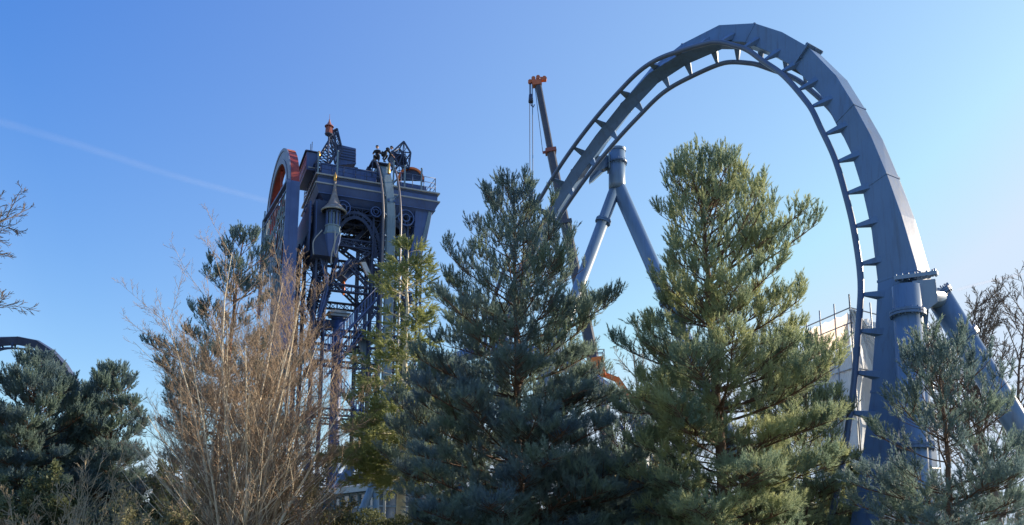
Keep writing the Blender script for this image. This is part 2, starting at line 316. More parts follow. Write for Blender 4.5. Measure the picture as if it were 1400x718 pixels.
# ------------------------------------------------------------------ the headframe tower, local frame: u right along the front, w away, z up
TA=Vector((-15.52,60,0)); TR=R(23); tc_,ts_=math.cos(TR),math.sin(TR)
def TW(u,w,z): return Vector((TA.x+u*tc_-w*ts_,TA.y+u*ts_+w*tc_,z))
def tl(px,py,w):
    r=at(px,py,1)-Vector((0,0,EYE)); k=(w+(-ts_*TA.x+tc_*TA.y))/(-ts_*r.x+tc_*r.y)
    X,Y=k*r.x-TA.x,k*r.y-TA.y
    return Vector((X*tc_+Y*ts_,w,EYE+k*r.z))
tower=empty('headframe_tower',TA,TR,'dark blue lattice winding tower with platform and arch rising behind the bare birch','tower')
def P(m,name,ma,par=None,bevel=0):
    return m.build(name,ma,par or tower,world=False,bevel=bevel)
def lat(m,p,q,n,side,th=.1,dg=.05,up=None):
    """lattice beam between p and q: four chords, side = width (x), depth (y)"""
    p=Vector(p);q=Vector(q);d=(q-p).normalized(); up=Vector(up) if up else (Vector((0,0,1)) if abs(d.z)<.8 else Vector((0,1,0)))
    x=d.cross(up).normalized()*side[0]/2; y=x.cross(d).normalized()*side[1]/2
    cs=[-x-y,x-y,x+y,-x+y]
    for c in cs: m.beam(p+c,q+c,th,th)
    for j in range(4):
        a,b=cs[j],cs[(j+1)%4]
        for i in range(n):
            s0=p.lerp(q,i/n); s1=p.lerp(q,(i+1)/n)
            m.beam(s0+a,s0+b,dg,dg)
            if i%2: m.beam(s0+a,s1+b,dg,dg)
            else: m.beam(s0+b,s1+a,dg,dg)
    return m
W_=10.2; D_=7.6; ZT=29.6
# cornice: stepped tray round the platform
def ring(m,z0,z1,o0,o1,t=.35):
    """sloped wall ring; o = outward offset at bottom / top"""
    def rect(o,z): return [(-o+.0,-o+.0,z),(W_+o,-o,z),(W_+o,D_+o,z),(-o,D_+o,z)]
    a=rect(o0,z0);b=rect(o1,z1);c=rect(o0-t,z0);d=rect(o1-t,z1)
    m.add(a+b+c+d,[(i,(i+1)%4,4+(i+1)%4,4+i) for i in range(4)]+[(12+i,12+(i+1)%4,8+(i+1)%4,8+i) for i in range(4)]+
      [(4+i,4+(i+1)%4,12+(i+1)%4,12+i) for i in range(4)]+[(8+i,8+(i+1)%4,(i+1)%4,i) for i in range(4)]); return m
m=MB(); ring(m,27.55,28.1,-.95,-.3); ring(m,28.1,28.75,-.3,0); ring(m,28.75,29.5,-.12,-.12); cor=P(m,'cornice',STEEL)
for z,o in ((29.5,0.06),(28.75,.07)):
    m=MB(); ring(m,z,z+.11,o,o,.25); P(m,'cornice_moulding',TRIM,cor)
m=MB(); ring(m,28.06,28.14,-.24,-.24,.25);P(m,'cornice_moulding',STEEL,cor)
m=MB(); m.box((.1,.1,29.3),(W_-.1,D_-.1,29.42)); deck=P(m,'platform_deck',DARK)
m=MB()
for i in range(7): m.box((.9+i*1.35,.6,28.2),(1.05+i*1.35,D_-.6,28.6))
m.box((.7,2.2,28.0),(9.3,2.4,28.2)); m.box((.7,5.2,28.0),(9.3,5.4,28.2)); P(m,'floor_joists',DARK)
# parapet walls above the deck
def boxpart(name,px0,px1,py0,py1,w0,w1,ma=STEEL,par=None,bev=.03):
    a=tl(px0,py1,w0);b=tl(px1,py0,w0); m=MB(); m.box((a.x,w0,a.z),(b.x,w1,max(b.z,a.z+.1))); return P(m,name,ma,par,bev)
par=MB(); par.box((.5,.75,29.5),(5.0,.9,30.75)); par.box((.5,.9,29.5),(.65,6.6,30.9)); par.box((6.7,.6,29.5),(9.1,.75,30.3)); par.box((9.1,.6,29.5),(9.25,4.5,30.3)); par.box((6.7,2.6,29.5),(9.1,2.75,30.35)); parapet=P(par,'parapet_wall',STEEL,None,.02)
m=MB()
for u in (1.3,2.2,3.1,4.0): m.box((u,.70,29.55),(u+.07,.748,30.7))
m.box((.45,.69,30.75),(5.05,.95,30.83)); P(m,'parapet_trim',STEEL,parapet)
# winding cabin boxes on the deck (left back, middle)
m=MB(); c0=[(-.55,1.9,30.6),(.35,1.9,30.6),(.35,6.3,30.6),(-.55,6.3,30.6),(-.6,1.85,32.15),(.45,1.85,32.15),(.45,6.4,32.15),(-.6,6.4,32.15)]; m.hexa(c0); cab=P(m,'winding_cabin',STEEL,None,.03)
m=MB(); m.hexa([(-.75,1.7,32.15),(.6,1.7,32.15),(.6,6.6,32.15),(-.75,6.6,32.15),(-.65,1.8,32.27),(.5,1.8,32.27),(.5,6.5,32.27),(-.65,6.5,32.27)]); P(m,'roof',DARK,cab)
m=MB(); m.box((-.63,2.1,31.0),(-.60,6.1,31.08)); m.box((-.63,2.1,31.75),(-.60,6.1,31.83)); m.box((-.45,1.82,30.75),(.3,1.85,30.85)); P(m,'cabin_trim',TRIM,cab)
a=tl(462,197,2.4);b=tl(487,203,2.4);c=tl(487,224,2.4);d=tl(463,226,2.4)
m=MB(); m.prism([a,b,c,d],(0,1.6,0)); gb=P(m,'machine_housing',STEEL,None,.03)
m=MB()
for k in range(5):
    z=b.z-.25-k*.24; m.box((a.x+.15,2.36,z),(b.x-.05,2.4,z+.07))
P(m,'louvre',DARK,gb)
m=MB(); m.box((1.0,1.2,29.5),(4.9,1.5,31.1)); m.box((2.9,1.5,29.5),(6.6,3.8,30.8)); m.box((3.2,1.6,30.8),(3.6,2.2,31.4)); m.box((4.4,1.7,30.8),(4.7,3.2,31.7)); P(m,'machine_base',DARK,None,.03)
# truss arms left (rising) and right (peaked)
def quad_truss(name,pts,w0,w1,th=.13):
    """pts: closed pixel outline; truss with two faces and cross laces"""
    m=MB(); A=[tl(x,y,w0) for x,y in pts]; Bk=[Vector((p.x,w1,p.z)) for p in A]; n=len(A)
    for L in (A,Bk):
        for i in range(n): m.beam(L[i],L[(i+1)%n],th,th,up=(0,1,0))
    for i in range(n): m.beam(A[i],Bk[i],th*.7,th*.7); m.beam(A[i],Bk[(i+1)%n],th*.4,th*.4)
    return m,A,Bk
m,A,Bk=quad_truss('x',[(430,224),(458,178),(466,197),(446,228)],1.4,3.0)
for L in (A,Bk):
    for k in range(1,6):
        t=k/6; p=L[0].lerp(L[1],t); q=L[3].lerp(L[2],t); m.beam(p,q,.07,.07,up=(0,1,0)); p2=L[0].lerp(L[1],t-1/6); m.beam(p2,q,.05,.05,up=(0,1,0))
P(m,'rising_truss',DARK)
m,A,Bk=quad_truss('x',[(455,179),(461,176),(468,205),(462,215)],1.3,2.6,.11)
for L in (A,Bk):
    for k in range(1,5):
        t=k/5; p=L[1].lerp(L[2],t); q=L[0].lerp(L[3],t); m.beam(p,q,.06,.06,up=(0,1,0)); m.beam(L[1].lerp(L[2],t-.2),q,.05,.05,up=(0,1,0))
P(m,'truss_head',DARK)
m,A,Bk=quad_truss('x',[(536,208),(552,193.5),(561.5,209),(559,230),(545,226)],1.2,2.6,.12)
for L in (A,Bk):
    ctr=tl(551,208,1.2) if L is A else Vector((tl(551,208,1.2).x,2.6,tl(551,208,1.2).z))
    for p in L: m.beam(ctr,p,.08,.08,up=(0,1,0))
    for i in range(5): m.beam(L[i].lerp(L[(i+1)%5],.5),ctr,.05,.05,up=(0,1,0))
P(m,'peaked_truss',DARK)
m=MB(); a=tl(534,209,1.8);b=tl(549,212,1.8);c=tl(553,228,1.8);d=tl(538,224,1.8); 
for k in range(7): m.beam(a.lerp(d,k/6),b.lerp(c,k/6),.12,.10,up=(0,1,0))
m.beam(a,d,.1,1.0,up=(0,1,0)); m.beam(b,c,.1,1.0,up=(0,1,0)); P(m,'slatted_hood',DARK)
# half wheel behind the right parapet
def annulus(m,c,ax,r0,r1,t,a0=0,a1=2*math.pi,n=48,start=None):
    c=Vector(c);ax=Vector(ax).normalized(); x=Vector((0,0,1)); y=ax.cross(x).normalized(); k=n+1; vs=[]
    for i in range(k):
        a=a0+(a1-a0)*i/n; dr=x*math.cos(a)+y*math.sin(a)
        for rr,tt in ((r0,-t/2),(r1,-t/2),(r1,t/2),(r0,t/2)): vs.append(c+dr*rr+ax*tt)
    fs=[(i*4+j,(i+1)*4+j,(i+1)*4+(j+1)%4,i*4+(j+1)%4) for i in range(n) for j in range(4)]
    return m.add(vs,fs)
hw=MB(); hc=tl(562,247,1.6); annulus(hw,(hc.x,1.6,hc.z),(.35,1,0),.95,1.12,.55,-1.57,1.57,24); hwo=P(hw,'half_wheel',ORANGE)
m=MB(); annulus(m,(hc.x,1.6,hc.z),(.35,1,0),.02,.94,.18,-1.57,1.57,24); P(m,'web',DARK,hwo)
# railings
m=MB()
def rail_run(m,p,q,n,h=1.15,bars=3,r=.03):
    p=Vector(p);q=Vector(q)
    for i in range(n+1):
        a=p.lerp(q,i/n); m.tube([a,a+Vector((0,0,h))],r*1.3,5)
    for k in range(bars):
        z=h*(k+1)/bars; m.tube([p+Vector((0,0,z)),q+Vector((0,0,z))],r,5)
    return m
for a,b,n in (((9.9,.2,29.6),(9.9,4.6,29.6),3),((6.9,.15,29.6),(9.9,.2,29.6),3)): P(rail_run(MB(),a,b,n,1.35,3),'railing',RAILM)
P(rail_run(MB(),(.1,.3,29.6),(.1,7.2,29.6),7,1.3,4),'railing',DARK)
P(rail_run(MB(),(.3,.2,29.6),(5.0,.2,29.6),5,1.0,2,.02),'railing',DARK)
for (x,y0,y1,w) in ((553,227,257,.1),(576,231,259,.1),(538,221,240,.1),(461,207,233,.1),(435,210,226,.2)):
    a=tl(x,y1,w);b=tl(x,y0,w); m=MB(); m.beam((a.x,w,29.6),(a.x,w,b.z),.12,.12); m.lathe([(.0,.12),(.09,.05),(.09,0)],(a.x,w,b.z),8); P(m,'railing_post',PALE)
# lantern on a pole top left
a=tl(447.5,236,.9); zt=tl(447.5,186,.9).z
m=MB(); m.tube([(a.x,.9,29.6),(a.x,.9,zt)],.07,8); m.lathe([(.07,0),(.34,.18),(.36,.24),(.3,.25)],(a.x,.9,zt-.05),8,False); lp_=P(m,'lantern_pole',DARK)
m=MB(); 
for k in range(8):
    an=math.pi*k/4+.39; m.beam((a.x+.29*math.cos(an),.9+.29*math.sin(an),zt+.15),(a.x+.27*math.cos(an),.9+.27*math.sin(an),zt+.85),.05,.05)
m.lathe([(.24,.16),(.235,.84)],(a.x,.9,zt),8,False); ln=P(m,'lantern_cage',mat('lantern_copper_red',(.26,.08,.07),(.34,.12,.09),3,.4),lp_)
m=MB(); m.lathe([(.38,.82),(.36,.9),(.2,1.02),(.12,1.2),(.05,1.35),(.07,1.42),(.02,1.5),(.012,1.95)],(a.x,.9,zt),10); P(m,'lantern_roof',mat('copper_roof',(.33,.14,.1),(.25,.1,.09),3,.4),lp_)
m=MB()
for (x,y0,w) in ((427,194,2.2),(425,197,3.0)):
    a=tl(x,y0,w); m.tube([(a.x,w,31.9),(a.x,w,a.z)],.03,5)
P(m,'mast_rods',DARK)
for (x,y0,y1,w) in ((436,206,214,.3),(531.5,222,238,-.9)):
    a=tl(x,y1,w);b=tl(x,y0,w); m=MB(); m.lathe([(0,0),(.1,.02),(.11,.1),(.09,(b.z-a.z)-.08),(0,b.z-a.z)],(a.x,w,a.z),8); P(m,'brass_lamp',BRASS)
# legs : lattice columns
legs=[(.75,.9,.8,0,27.6),(5.15,.9,.7,0,27.6),(8.3,1.2,1.2,0,27.6),(.75,6.3,.9,0,27.6),(5.2,6.3,.8,0,27.6),(8.6,6.3,1.0,0,27.6)]
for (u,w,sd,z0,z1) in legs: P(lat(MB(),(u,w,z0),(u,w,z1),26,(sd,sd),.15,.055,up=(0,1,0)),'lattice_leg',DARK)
# panelled upper piers, solid, with moulded frames and ring brackets
def pier(u0,u1,zlo,zhi,flare):
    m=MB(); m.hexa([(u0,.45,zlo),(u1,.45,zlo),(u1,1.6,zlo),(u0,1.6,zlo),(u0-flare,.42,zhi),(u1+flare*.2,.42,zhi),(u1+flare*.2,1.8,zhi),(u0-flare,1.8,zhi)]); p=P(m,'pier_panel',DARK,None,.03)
    m=MB(); 
    for (a,b) in (((u0+.1,.4,zlo+.2),(u0+.1-flare*.8,.38,zhi-.2)),((u1-.1,.4,zlo+.2),(u1-.1,.38,zhi-.2)),((u0+.1,.4,zlo+.2),(u1-.1,.4,zlo+.2))): m.beam(a,b,.07,.05,up=(0,1,0))
    P(m,'pier_moulding',STEEL,p); return p
pier(.15,1.25,22.6,27.55,.1)
# right pier: curved tapering fin
pts=[tl(x,y,.5) for x,y in ((568,286),(592,284),(588,306),(583,330),(577,350),(560,352),(566,320))]
m=MB(); m.prism(pts,(0,1.3,0)); fin=P(m,'pier_fin',STEEL,None,.03)
m=MB(); L=[tl(x,y,.45) for x,y in ((588,290),(584,308),(579,328),(574,346))]
for i in range(3): m.beam(L[i],L[i+1],.28,.08,up=(0,1,0))
P(m,'fin_trim',PALE,fin)
def ringb(px,py,w,r=.62):
    c=tl(px,py,w); m=MB(); annulus(m,c,(0,1,0),r-.09,r,.18,n=28); annulus(m,c,(0,1,0),r*.38,r*.5,.14,n=20)
    for k in range(3): 
        a=k*2.09+.4; m.beam(c+Vector((math.cos(a)*r*.45,0,math.sin(a)*r*.45)),c+Vector((math.cos(a)*r*.88,0,math.sin(a)*r*.88)),.06,.06,up=(0,1,0))
    return P(m,'ring_bracket',STEEL)
ringb(555,298,.2,.7); ringb(469,284,.2,.62); ringb(424,287,3,.5); ringb(514,290,.25,.45)
# arch between the piers, front and back
def arch(u0,u1,zs,rise,w,th,dp=.25,name='arch_rib',tr=.35,ma=STEEL):
    m=MB(); n=16; up=[];lo=[]
    for i in range(n+1):
        a=math.pi*i/n; uc=(u0+u1)/2; hr=(u1-u0)/2
        up.append(Vector((uc-hr*math.cos(a),w,zs+rise*math.sin(a)))); lo.append(Vector((uc-(hr-tr)*math.cos(a),w,zs+(rise-tr)*math.sin(a))))
    for L in (up,lo):
        for i in range(n): m.beam(L[i],L[i+1],dp,th,up=(0,1,0))
    for i in range(n): m.beam(up[i],lo[i+1] if i%2 else lo[i],.06,.06,up=(0,1,0)); m.beam(lo[i],up[i+1],.05,.05,up=(0,1,0))
    return P(m,name,ma)
arch(1.25,5.5,23.4,3.6,.6,.1,tr=.42,ma=DARK); arch(1.2,8.0,22.6,4.4,6.2,.14,ma=DARK); arch(5.6,7.9,23.9,2.9,.7,.1,ma=DARK)
# side arch (left flank)
m=MB(); n=14; up_=[];lo_=[]
for i in range(n+1):
    a=math.pi*i/n; up_.append(Vector((.45,3.6-2.2*math.cos(a),23.4+3.4*math.sin(a)))); lo_.append(Vector((.45,3.6-1.85*math.cos(a),23.4+3.0*math.sin(a))))
for L in (up_,lo_):
    for i in range(n): m.beam(L[i],L[i+1],.12,.2,up=(1,0,0))
for i in range(n): m.beam(up_[i],lo_[i],.06,.06,up=(1,0,0)); m.beam(lo_[i],up_[i+1],.05,.05,up=(1,0,0))
P(m,'arch_rib',DARK)
# ring beams between the legs at several levels
for z,hh in ((27.2,.5),(24.4,.6),(20.6,.55),(16.9,.5),(14.4,.45),(10.6,.5),(5.5,.5)):
    for (a,b) in (((.75,.9,z),(5.15,.9,z)),((5.15,.9,z),(8.3,1.2,z)),((.75,6.3,z),(8.6,6.3,z)),((.75,.9,z),(.75,6.3,z)),((8.3,1.2,z),(8.6,6.3,z)),((5.15,.9,z),(5.2,6.3,z))):
        if z in (14.4,) and a[1]>2: continue
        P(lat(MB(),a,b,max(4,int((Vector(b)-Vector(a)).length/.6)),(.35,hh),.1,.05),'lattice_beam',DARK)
# x bracing
br=[((1.1,.9,20.8),(4.9,.9,24.2)),((4.9,.9,20.8),(3.1,.9,22.5)),((.75,1.2,20.8),(.75,6.0,24.2)),((.75,6.0,20.8),(.75,1.2,24.2)),((.75,1.2,17),(.75,6.0,20.4)),((.75,6,17),(.75,1.2,20.4)),
    ((1,6.3,20.8),(5,6.3,24.3)),((5,6.3,20.8),(1,6.3,24.3)),((5.3,6.3,20.8),(8.5,6.3,24.3)),((8.5,6.3,20.8),(5.3,6.3,24.3)),((1,6.3,24.6),(5,6.3,27.2)),((5,6.3,24.6),(1,6.3,27.2)),((1.2,.95,27.1),(4.8,6.2,27.1)),((4.8,.95,27.1),(1.2,6.2,27.1)),
    ((5.3,1,11),(8.3,1.1,14.2)),((5.3,1,16.6),(8.3,1.1,20.4)),((.75,1.2,6),(.75,6.0,10.4)),((1.2,.9,24.6),(4.7,.9,24.0))]
for a,b in br: P(lat(MB(),a,b,max(5,int((Vector(b)-Vector(a)).length/.5)),(.22,.3),.09,.045),'diagonal_brace',DARK)
# leaning beams in the belfry
for a,b,t in (((468,346),(516,298),.3),((462,332),(512,352),.22),((512,318),(545,292),.2),((478,352),(520,372),.22),((500,352),(520,396),.26),((506,300),(470,318),.16)):
    p=tl(*a,2.2);q=tl(*b,2.2); m=MB(); m.beam(p,q,t,t,up=(0,1,0)); P(m,'leaning_beam',DARK)
# thin roof slats seen through the arch
m=MB()
for k in range(6): m.box((1.4,1.6+k*.75,26.3+.1*(k%2)),(4.8,1.78+k*.75,26.42+.1*(k%2)))
for k in range(4): m.box((1.5+k*.95,1.5,26.15),(1.62+k*.95,6.0,26.27))
P(m,'walkway_grating',DARK)
# stair truss flights
def stair(a,b,w,name='stair_flight'):
    m=MB(); p=tl(*a,w);q=tl(*b,w)
    for off in (0,.8):
        o=Vector((0,off,0)); m.beam(p+o,q+o,.08,.22,up=(0,1,0)); m.tube([p+o+Vector((0,0,1.0)),q+o+Vector((0,0,1.0))],.04,5)
        for k in range(9): x=p.lerp(q,k/8)+o; m.beam(x,x+Vector((0,0,1.0)),.05,.05)
    n=int((q-p).length/.28)
    for k in range(n): x=p.lerp(q,(k+.5)/n); m.box((x.x-.13,w,x.z-.02),(x.x+.13,w+.8,x.z+.02))
    return P(m,name,STEEL)
stair((447,480),(482,445),-.2); stair((480,447),(516,408),-.2); stair((446,515),(500,455),.9); stair((462,498),(516,424),.6)
stair((452,398),(462,350),1.6); stair((404,372),(422,330),3.0); stair((402,402),(420,440),3.0); stair((498,575),(466,530),.4); stair((440,430),(452,398),1.6)
stair((436,345),(448,395),.5); stair((436,440),(448,395),.5)
# lantern turret on the front
tc0=tl(455,300,-.1); ux=tc0.x
def zz(y): return tl(455,y,-.2).z
m=MB(); z=zz
m.lathe([(.3,z(352)),(.42,z(345)),(.52,z(336)),(.62,z(330)),(.66,z(324)),(.66,z(322))],(ux,-.15,0),8,False); tb=P(m,'turret_corbel',STEEL)
m=MB(); m.hexa([(-.05,-.35,z(352)),(1.75,-.35,z(352)),(1.75,1.3,z(352)),(-.05,1.3,z(352)),(.0,-.3,z(322)),(1.7,-.3,z(322)),(1.7,1.3,z(322)),(.0,1.3,z(322))]); tbb=P(m,'turret_bracket',DARK,None,.04)
m=MB()
for sgn,x0 in ((-1,0.0),(1,1.72)):
    L=[(x0+sgn*.02,-.40,z(353)),(x0+sgn*.10,-.42,z(338)),(x0-sgn*.05,-.42,z(330)),(x0-sgn*.35,-.42,z(323)),(x0-sgn*.55,-.42,z(318))]; m.tube(crom(L,5),.05,6)
m.tube(crom([(ux+.1,-.8,z(318)),(ux+.1,-.75,z(335)),(ux-.05,-.5,z(350)),(ux-.05,-.45,z(362))],5),.06,6)
m.tube(crom([(ux+.62,-.5,z(316)),(ux+.2,-.78,z(328)),(ux+.1,-.6,z(345)),(ux+.3,-.45,z(352))],5),.045,6); P(m,'scroll_moulding',TRIM,tbb)
m=MB(); m.lathe([(.66,z(322)),(.69,z(321)),(.69,z(319)),(.6,z(318)),(.57,z(311)),(.62,z(310.5)),(.62,z(309)),(.5,z(308.5))],(ux,-.15,0),8,False); tu=P(m,'turret_base',PALE)
m=MB()
for k in range(8):
    an=math.pi*k/4+.39; m.beam((ux+.52*math.cos(an),-.15+.52*math.sin(an),z(309)),(ux+.54*math.cos(an),-.15+.54*math.sin(an),z(289)),.11,.11)
m.lathe([(.5,z(291)),(.6,z(290)),(.6,z(288.5))],(ux,-.15,0),8,False); P(m,'turret_mullions',STEEL,tu)
m=MB(); m.lathe([(.47,z(309)),(.49,z(290))],(ux,-.15,0),8,False); P(m,'turret_glazing',GLASS,tu)
m=MB(); m.lathe([(0,z(307)),(.12,z(305)),(.16,z(300)),(.1,z(296)),(0,z(294))],(ux,-.42,0),8); P(m,'turret_lamp',LAMPG,tu)
m=MB(); m.lathe([(.95,z(289.5)),(.98,z(287.5)),(.8,z(284.5)),(.52,z(279)),(.33,z(272)),(.2,z(264)),(.12,z(256)),(.1,z(250)),(.09,z(243)),(.04,z(236.5))],(ux+.05,-.15,0),16); sp_=P(m,'spire_roof',mat('weathered_copper',(.2,.17,.16),(.26,.25,.25),3,.45))
m=MB(); m.lathe([(.07,z(248)),(.13,z(246)),(.13,z(239)),(.07,z(237.5)),(.0,z(234))],(ux+.05,-.15,0),10); P(m,'spire_finial',BRASS,sp_)
m=MB(); annulus(m,(ux+.05,-.15,z(288)),(0,0,1),.9,1.0,.09) if False else m.lathe([(.93,z(289.8)),(1.02,z(289.2)),(1.02,z(288.2)),(.93,z(287.6))],(ux+.05,-.15,0),16); P(m,'spire_gutter',TRIM,sp_)
# hanging cabin and hook lamp under the arch
m=MB(); a=tl(461,371,1.4);b=tl(477,353,1.4);c=tl(490,362,1.4);d=tl(475,382,1.4); m.prism([a,b,c,d],(0,1.6,0)); hb=P(m,'hoist_box',STEEL,None,.03)
m=MB()
for k in (.25,.6): m.beam(a.lerp(d,k)+Vector((0,-.03,0)),b.lerp(c,k)+Vector((0,-.03,0)),.04,.2,up=(0,1,0))
m.beam(a+Vector((0,-.03,0)),d+Vector((0,-.03,0)),.04,.12,up=(0,1,0)); P(m,'pale_stripe',WHITE,hb)
m=MB(); p=tl(470,381,2); q=tl(470,401,2); m.tube([p,q],.03,6); m.lathe([(.05,.5),(.14,.3),(.14,-.5),(.05,-.7)],(p.x,2,p.z-.7),8); P(m,'hook_lamp',ORANGE,hb)
m=MB(); m.prism([tl(x,y,1.0) for x,y in ((493,358),(500,358),(508,376),(502,376))],(0,.3,0)); P(m,'sunlit_panel',WHITE)  # tilted panel, the sunlight on it put into the white colour
# curved brace low in the frame
L=[tl(x,y,1.5) for x,y in ((492,450),(499,462),(504,476),(507,500),(508,540))]; Rr=[tl(x,y,1.5) for x,y in ((484,452),(490,466),(496,480),(501,502),(503,540))]
m=MB()
for i in range(4): m.prism([L[i],L[i+1],Rr[i+1],Rr[i]],(0,.5,0))
P(m,'curved_brace',PALE)
# flank cladding behind the front pier (solid mid blue) and porthole frames
m=MB(); m.box((-.3,.9,25.0),(-.15,7.5,27.56)); m.box((-.28,6.2,22.6),(-.17,7.5,25.0)); m.box((-.28,.9,23.4),(-.17,1.9,25.0))
P(m,'flank_panel',STEEL)
for w_ in (7.3,4.6): P(lat(MB(),(-.25,w_,0),(-.25,w_,25.0),24,(.5,.7),.13,.05,up=(0,1,0)),'lattice_leg',DARK)
# ---- the winding wheel and its housing on the left flank
WA=R(4)  # small extra turn
wc=Vector(at(379,289,64)); loc=tower.matrix_world
tower_m=Matrix.LocRotScale(TA,tower.rotation_euler,(1,1,1)).inverted()
wl=tower_m@wc; rad=(at(388,211,64)-at(388,289,64)).z
ax=Vector((math.cos(WA),math.sin(WA),0)); fw=Vector((-math.sin(WA),math.cos(WA),0)); TH=.7
wcen=wl+ax*TH/2
m=MB(); annulus(m,wcen,ax,rad*.80,rad,TH,n=72); rim=P(m,'wheel_rim',RED)
m=MB(); annulus(m,wcen-ax*.37,ax,rad*.965,rad*1.012,.1,n=72); annulus(m,wcen-ax*.39,ax,rad*.76,rad*.83,.1,n=72); annulus(m,wcen-ax*.35,ax,rad*.82,rad*.97,.04,n=72); P(m,'rim_face',mat('wheel_face_blue_grey',(.13,.15,.23),(.17,.19,.27),2,.45),rim)
m=MB(); annulus(m,wcen,ax,rad*.9,rad*1.006,TH*.96,.1,.34,10); P(m,'sunlit_band',ORANGE,rim)  # sun stripes on the tread painted orange, platform shadow left between them
m=MB(); annulus(m,wcen,ax,rad*.9,rad*1.006,TH*.96,.46,.66,10); P(m,'sunlit_band',ORANGE,rim)
m=MB(); m.lathe([(.0,-.5),(.45,-.5),(.5,-.3),(.5,.3),(.45,.5),(0,.5)],wcen,20,True,ax); hub=P(m,'wheel_hub',RED,rim)
for k in range(8):
    a=math.pi*k/4+.2; dr=Vector((0,0,1))*math.cos(a)+fw*math.sin(a); m=MB(); m.beam(wcen+dr*.4,wcen+dr*rad*.82,.16,.16); P(m,'spoke',TRIM if k%3 else RED,rim)
# housing: lower half, front cheek, left filigree screen, back cheek
def wp(f,z,o): return Vector((0,0,0))+Vector((wcen.x,wcen.y,0))+fw*f+ax*o+Vector((0,0,z))
zc=wcen.z; ztop=at(400,249,59.6).z
m=MB(); m.hexa([wp(-rad-.25,15,-.38),wp(-rad-.25,15,.35),wp(-rad+1.3,15,.35),wp(-rad+1.3,15,-.38),wp(-rad-.25,ztop,-.38),wp(-rad-.25,ztop,.35),wp(-rad+1.3,ztop+.0,.35),wp(-rad+1.3,ztop,-.38)]); hs=P(m,'wheel_housing',STEEL,None,.03)
m=MB(); m.hexa([wp(-rad+1.3,15,.45),wp(-rad+1.3,15,.6),wp(rad+.3,15,.6),wp(rad+.3,15,.45),wp(-rad+1.3,ztop,.45),wp(-rad+1.3,ztop,.6),wp(rad+.3,zc-1.0,.6),wp(rad+.3,zc-1.0,.45)]); P(m,'inner_cheek',DARK,hs)
for f_ in (-rad+.6,rad-.4): P(lat(MB(),tuple(wp(f_,0,0)),tuple(wp(f_,15.1,0)),18,(.6,.6),.13,.05,up=(0,1,0)),'lattice_leg',DARK)
# screen frame on the left face
zf=at(357,299,68).z
fr0=[wp(-rad-.2,ztop,-.52),wp(rad+.2,zf,-.52),wp(rad+.2,zf-9,-.52),wp(-rad-.2,ztop-12,-.52)]
m=MB()
for i in (0,1,3): m.beam(fr0[i],fr0[(i+1)%4],.16,.3,up=tuple(ax))
m.beam(fr0[0]+Vector((0,0,-.6)),fr0[1]+Vector((0,0,-.6)),.1,.08,up=tuple(ax)); scr=P(m,'screen_frame',STEEL,hs)
random.seed(5); m=MB(); 
for k in range(64):
    f=random.uniform(-rad*.82,rad*.92); t=(f+rad)/(2*rad); zh=ztop*(1-t)+zf*t-.9; zl=zh-7.5; z0=random.uniform(zl,zh-.3); r0=random.uniform(.35,.35)
    a0=random.uniform(0,6.28); pts=[]
    for j in range(14):
        th=a0+j*.5; rr=r0*(1-j/17); pts.append(wp(f+rr*math.cos(th),z0+rr*math.sin(th),-.52))
    m.tube(pts,.045,4,False)
for k in range(12):
    f=-rad*.9+k*rad*1.8/11; t=(f+rad)/(2*rad); zh=ztop*(1-t)+zf*t-.6; m.tube([wp(f,zh,-.5),wp(f+.2,zh-8,-.5)],.03,4,False)
m.beam(wp(-rad+.3,ztop-2.6,-.5),wp(rad,zf-2.4,-.5),.06,.08,up=tuple(ax)); P(m,'filigree',PALE,scr)
# curved rail on the left face following the wheel
m=MB(); annulus(m,wcen-ax*.56,ax,rad*.97,rad*1.03,.08,-math.pi*.5-1.25,-math.pi*.5+.35,28); P(m,'curved_rib',PALE,hs)
# ---- vertical drop track in front of the tower (local frame), crest over the platform edge
dt=empty('drop_track',TW(6,-.9,0),TR,'steep drop track hanging down the front of the winding tower over its platform edge','coaster track')
def q(px,py,w): return tl(px,py,w)
ur=(tl(523.5,330,-1.2).x,tl(547.5,330,-1.2).x); um=sum(ur)/2
cw=2.1; zc2=tl(520,245,-1.2).z-1.0; rc=3.3   # crest circle
zc2=32.35-6.5
def dpath(off):
    pts=[(um-.5,6.5,zc2+6.5*.72+off),(um-.42,5.2,zc2+6.5*.9+off),(um-.35,3.8,zc2+6.5*.985+off)]
    for k in range(14):
        a=math.pi/2*(k/13); pts.append((um-.35*math.cos(a)**1.5,2.1-(rc+off)*math.sin(a),zc2+(6.5+off)*math.cos(a)))
    pts+=[(um,2.1-rc-off,z_) for z_ in (24,20,16,12,8,4,0.2)]
    return [Vector(p) for p in pts]
doff=Vector((6,-.9,0))
def shift(L,du=0): return [p-doff+Vector((du,0,0)) for p in L]
hu=(ur[1]-ur[0])/2
for sg in (-1,1): MB().tube([Vector(p) for p in crom(shift(dpath(0),sg*hu),3)],.09,8).build('rail',mat('worn_rail_steel',(.13,.125,.15),(.19,.17,.18),2,.4,metal=.1) if sg<0 else bpy.data.materials['worn_rail_steel'],dt,world=False)
Lm=[Vector(p) for p in crom(shift(dpath(-.55)),3)]
m=MB()
for i in range(len(Lm)-1): m.beam(Lm[i],Lm[i+1]+(Lm[i+1]-Lm[i])*.02,.66,.6,up=(1,0,0)) if False else None
vs=[]
for i,p in enumerate(Lm):
    t=(Lm[min(i+1,len(Lm)-1)]-Lm[max(i-1,0)]).normalized(); n=Vector((1,0,0)).cross(t).normalized()
    for a,b in ((-1,-1),(1,-1),(1,1),(-1,1)): vs.append(p+Vector((a*.33,0,0))+n*b*.28)
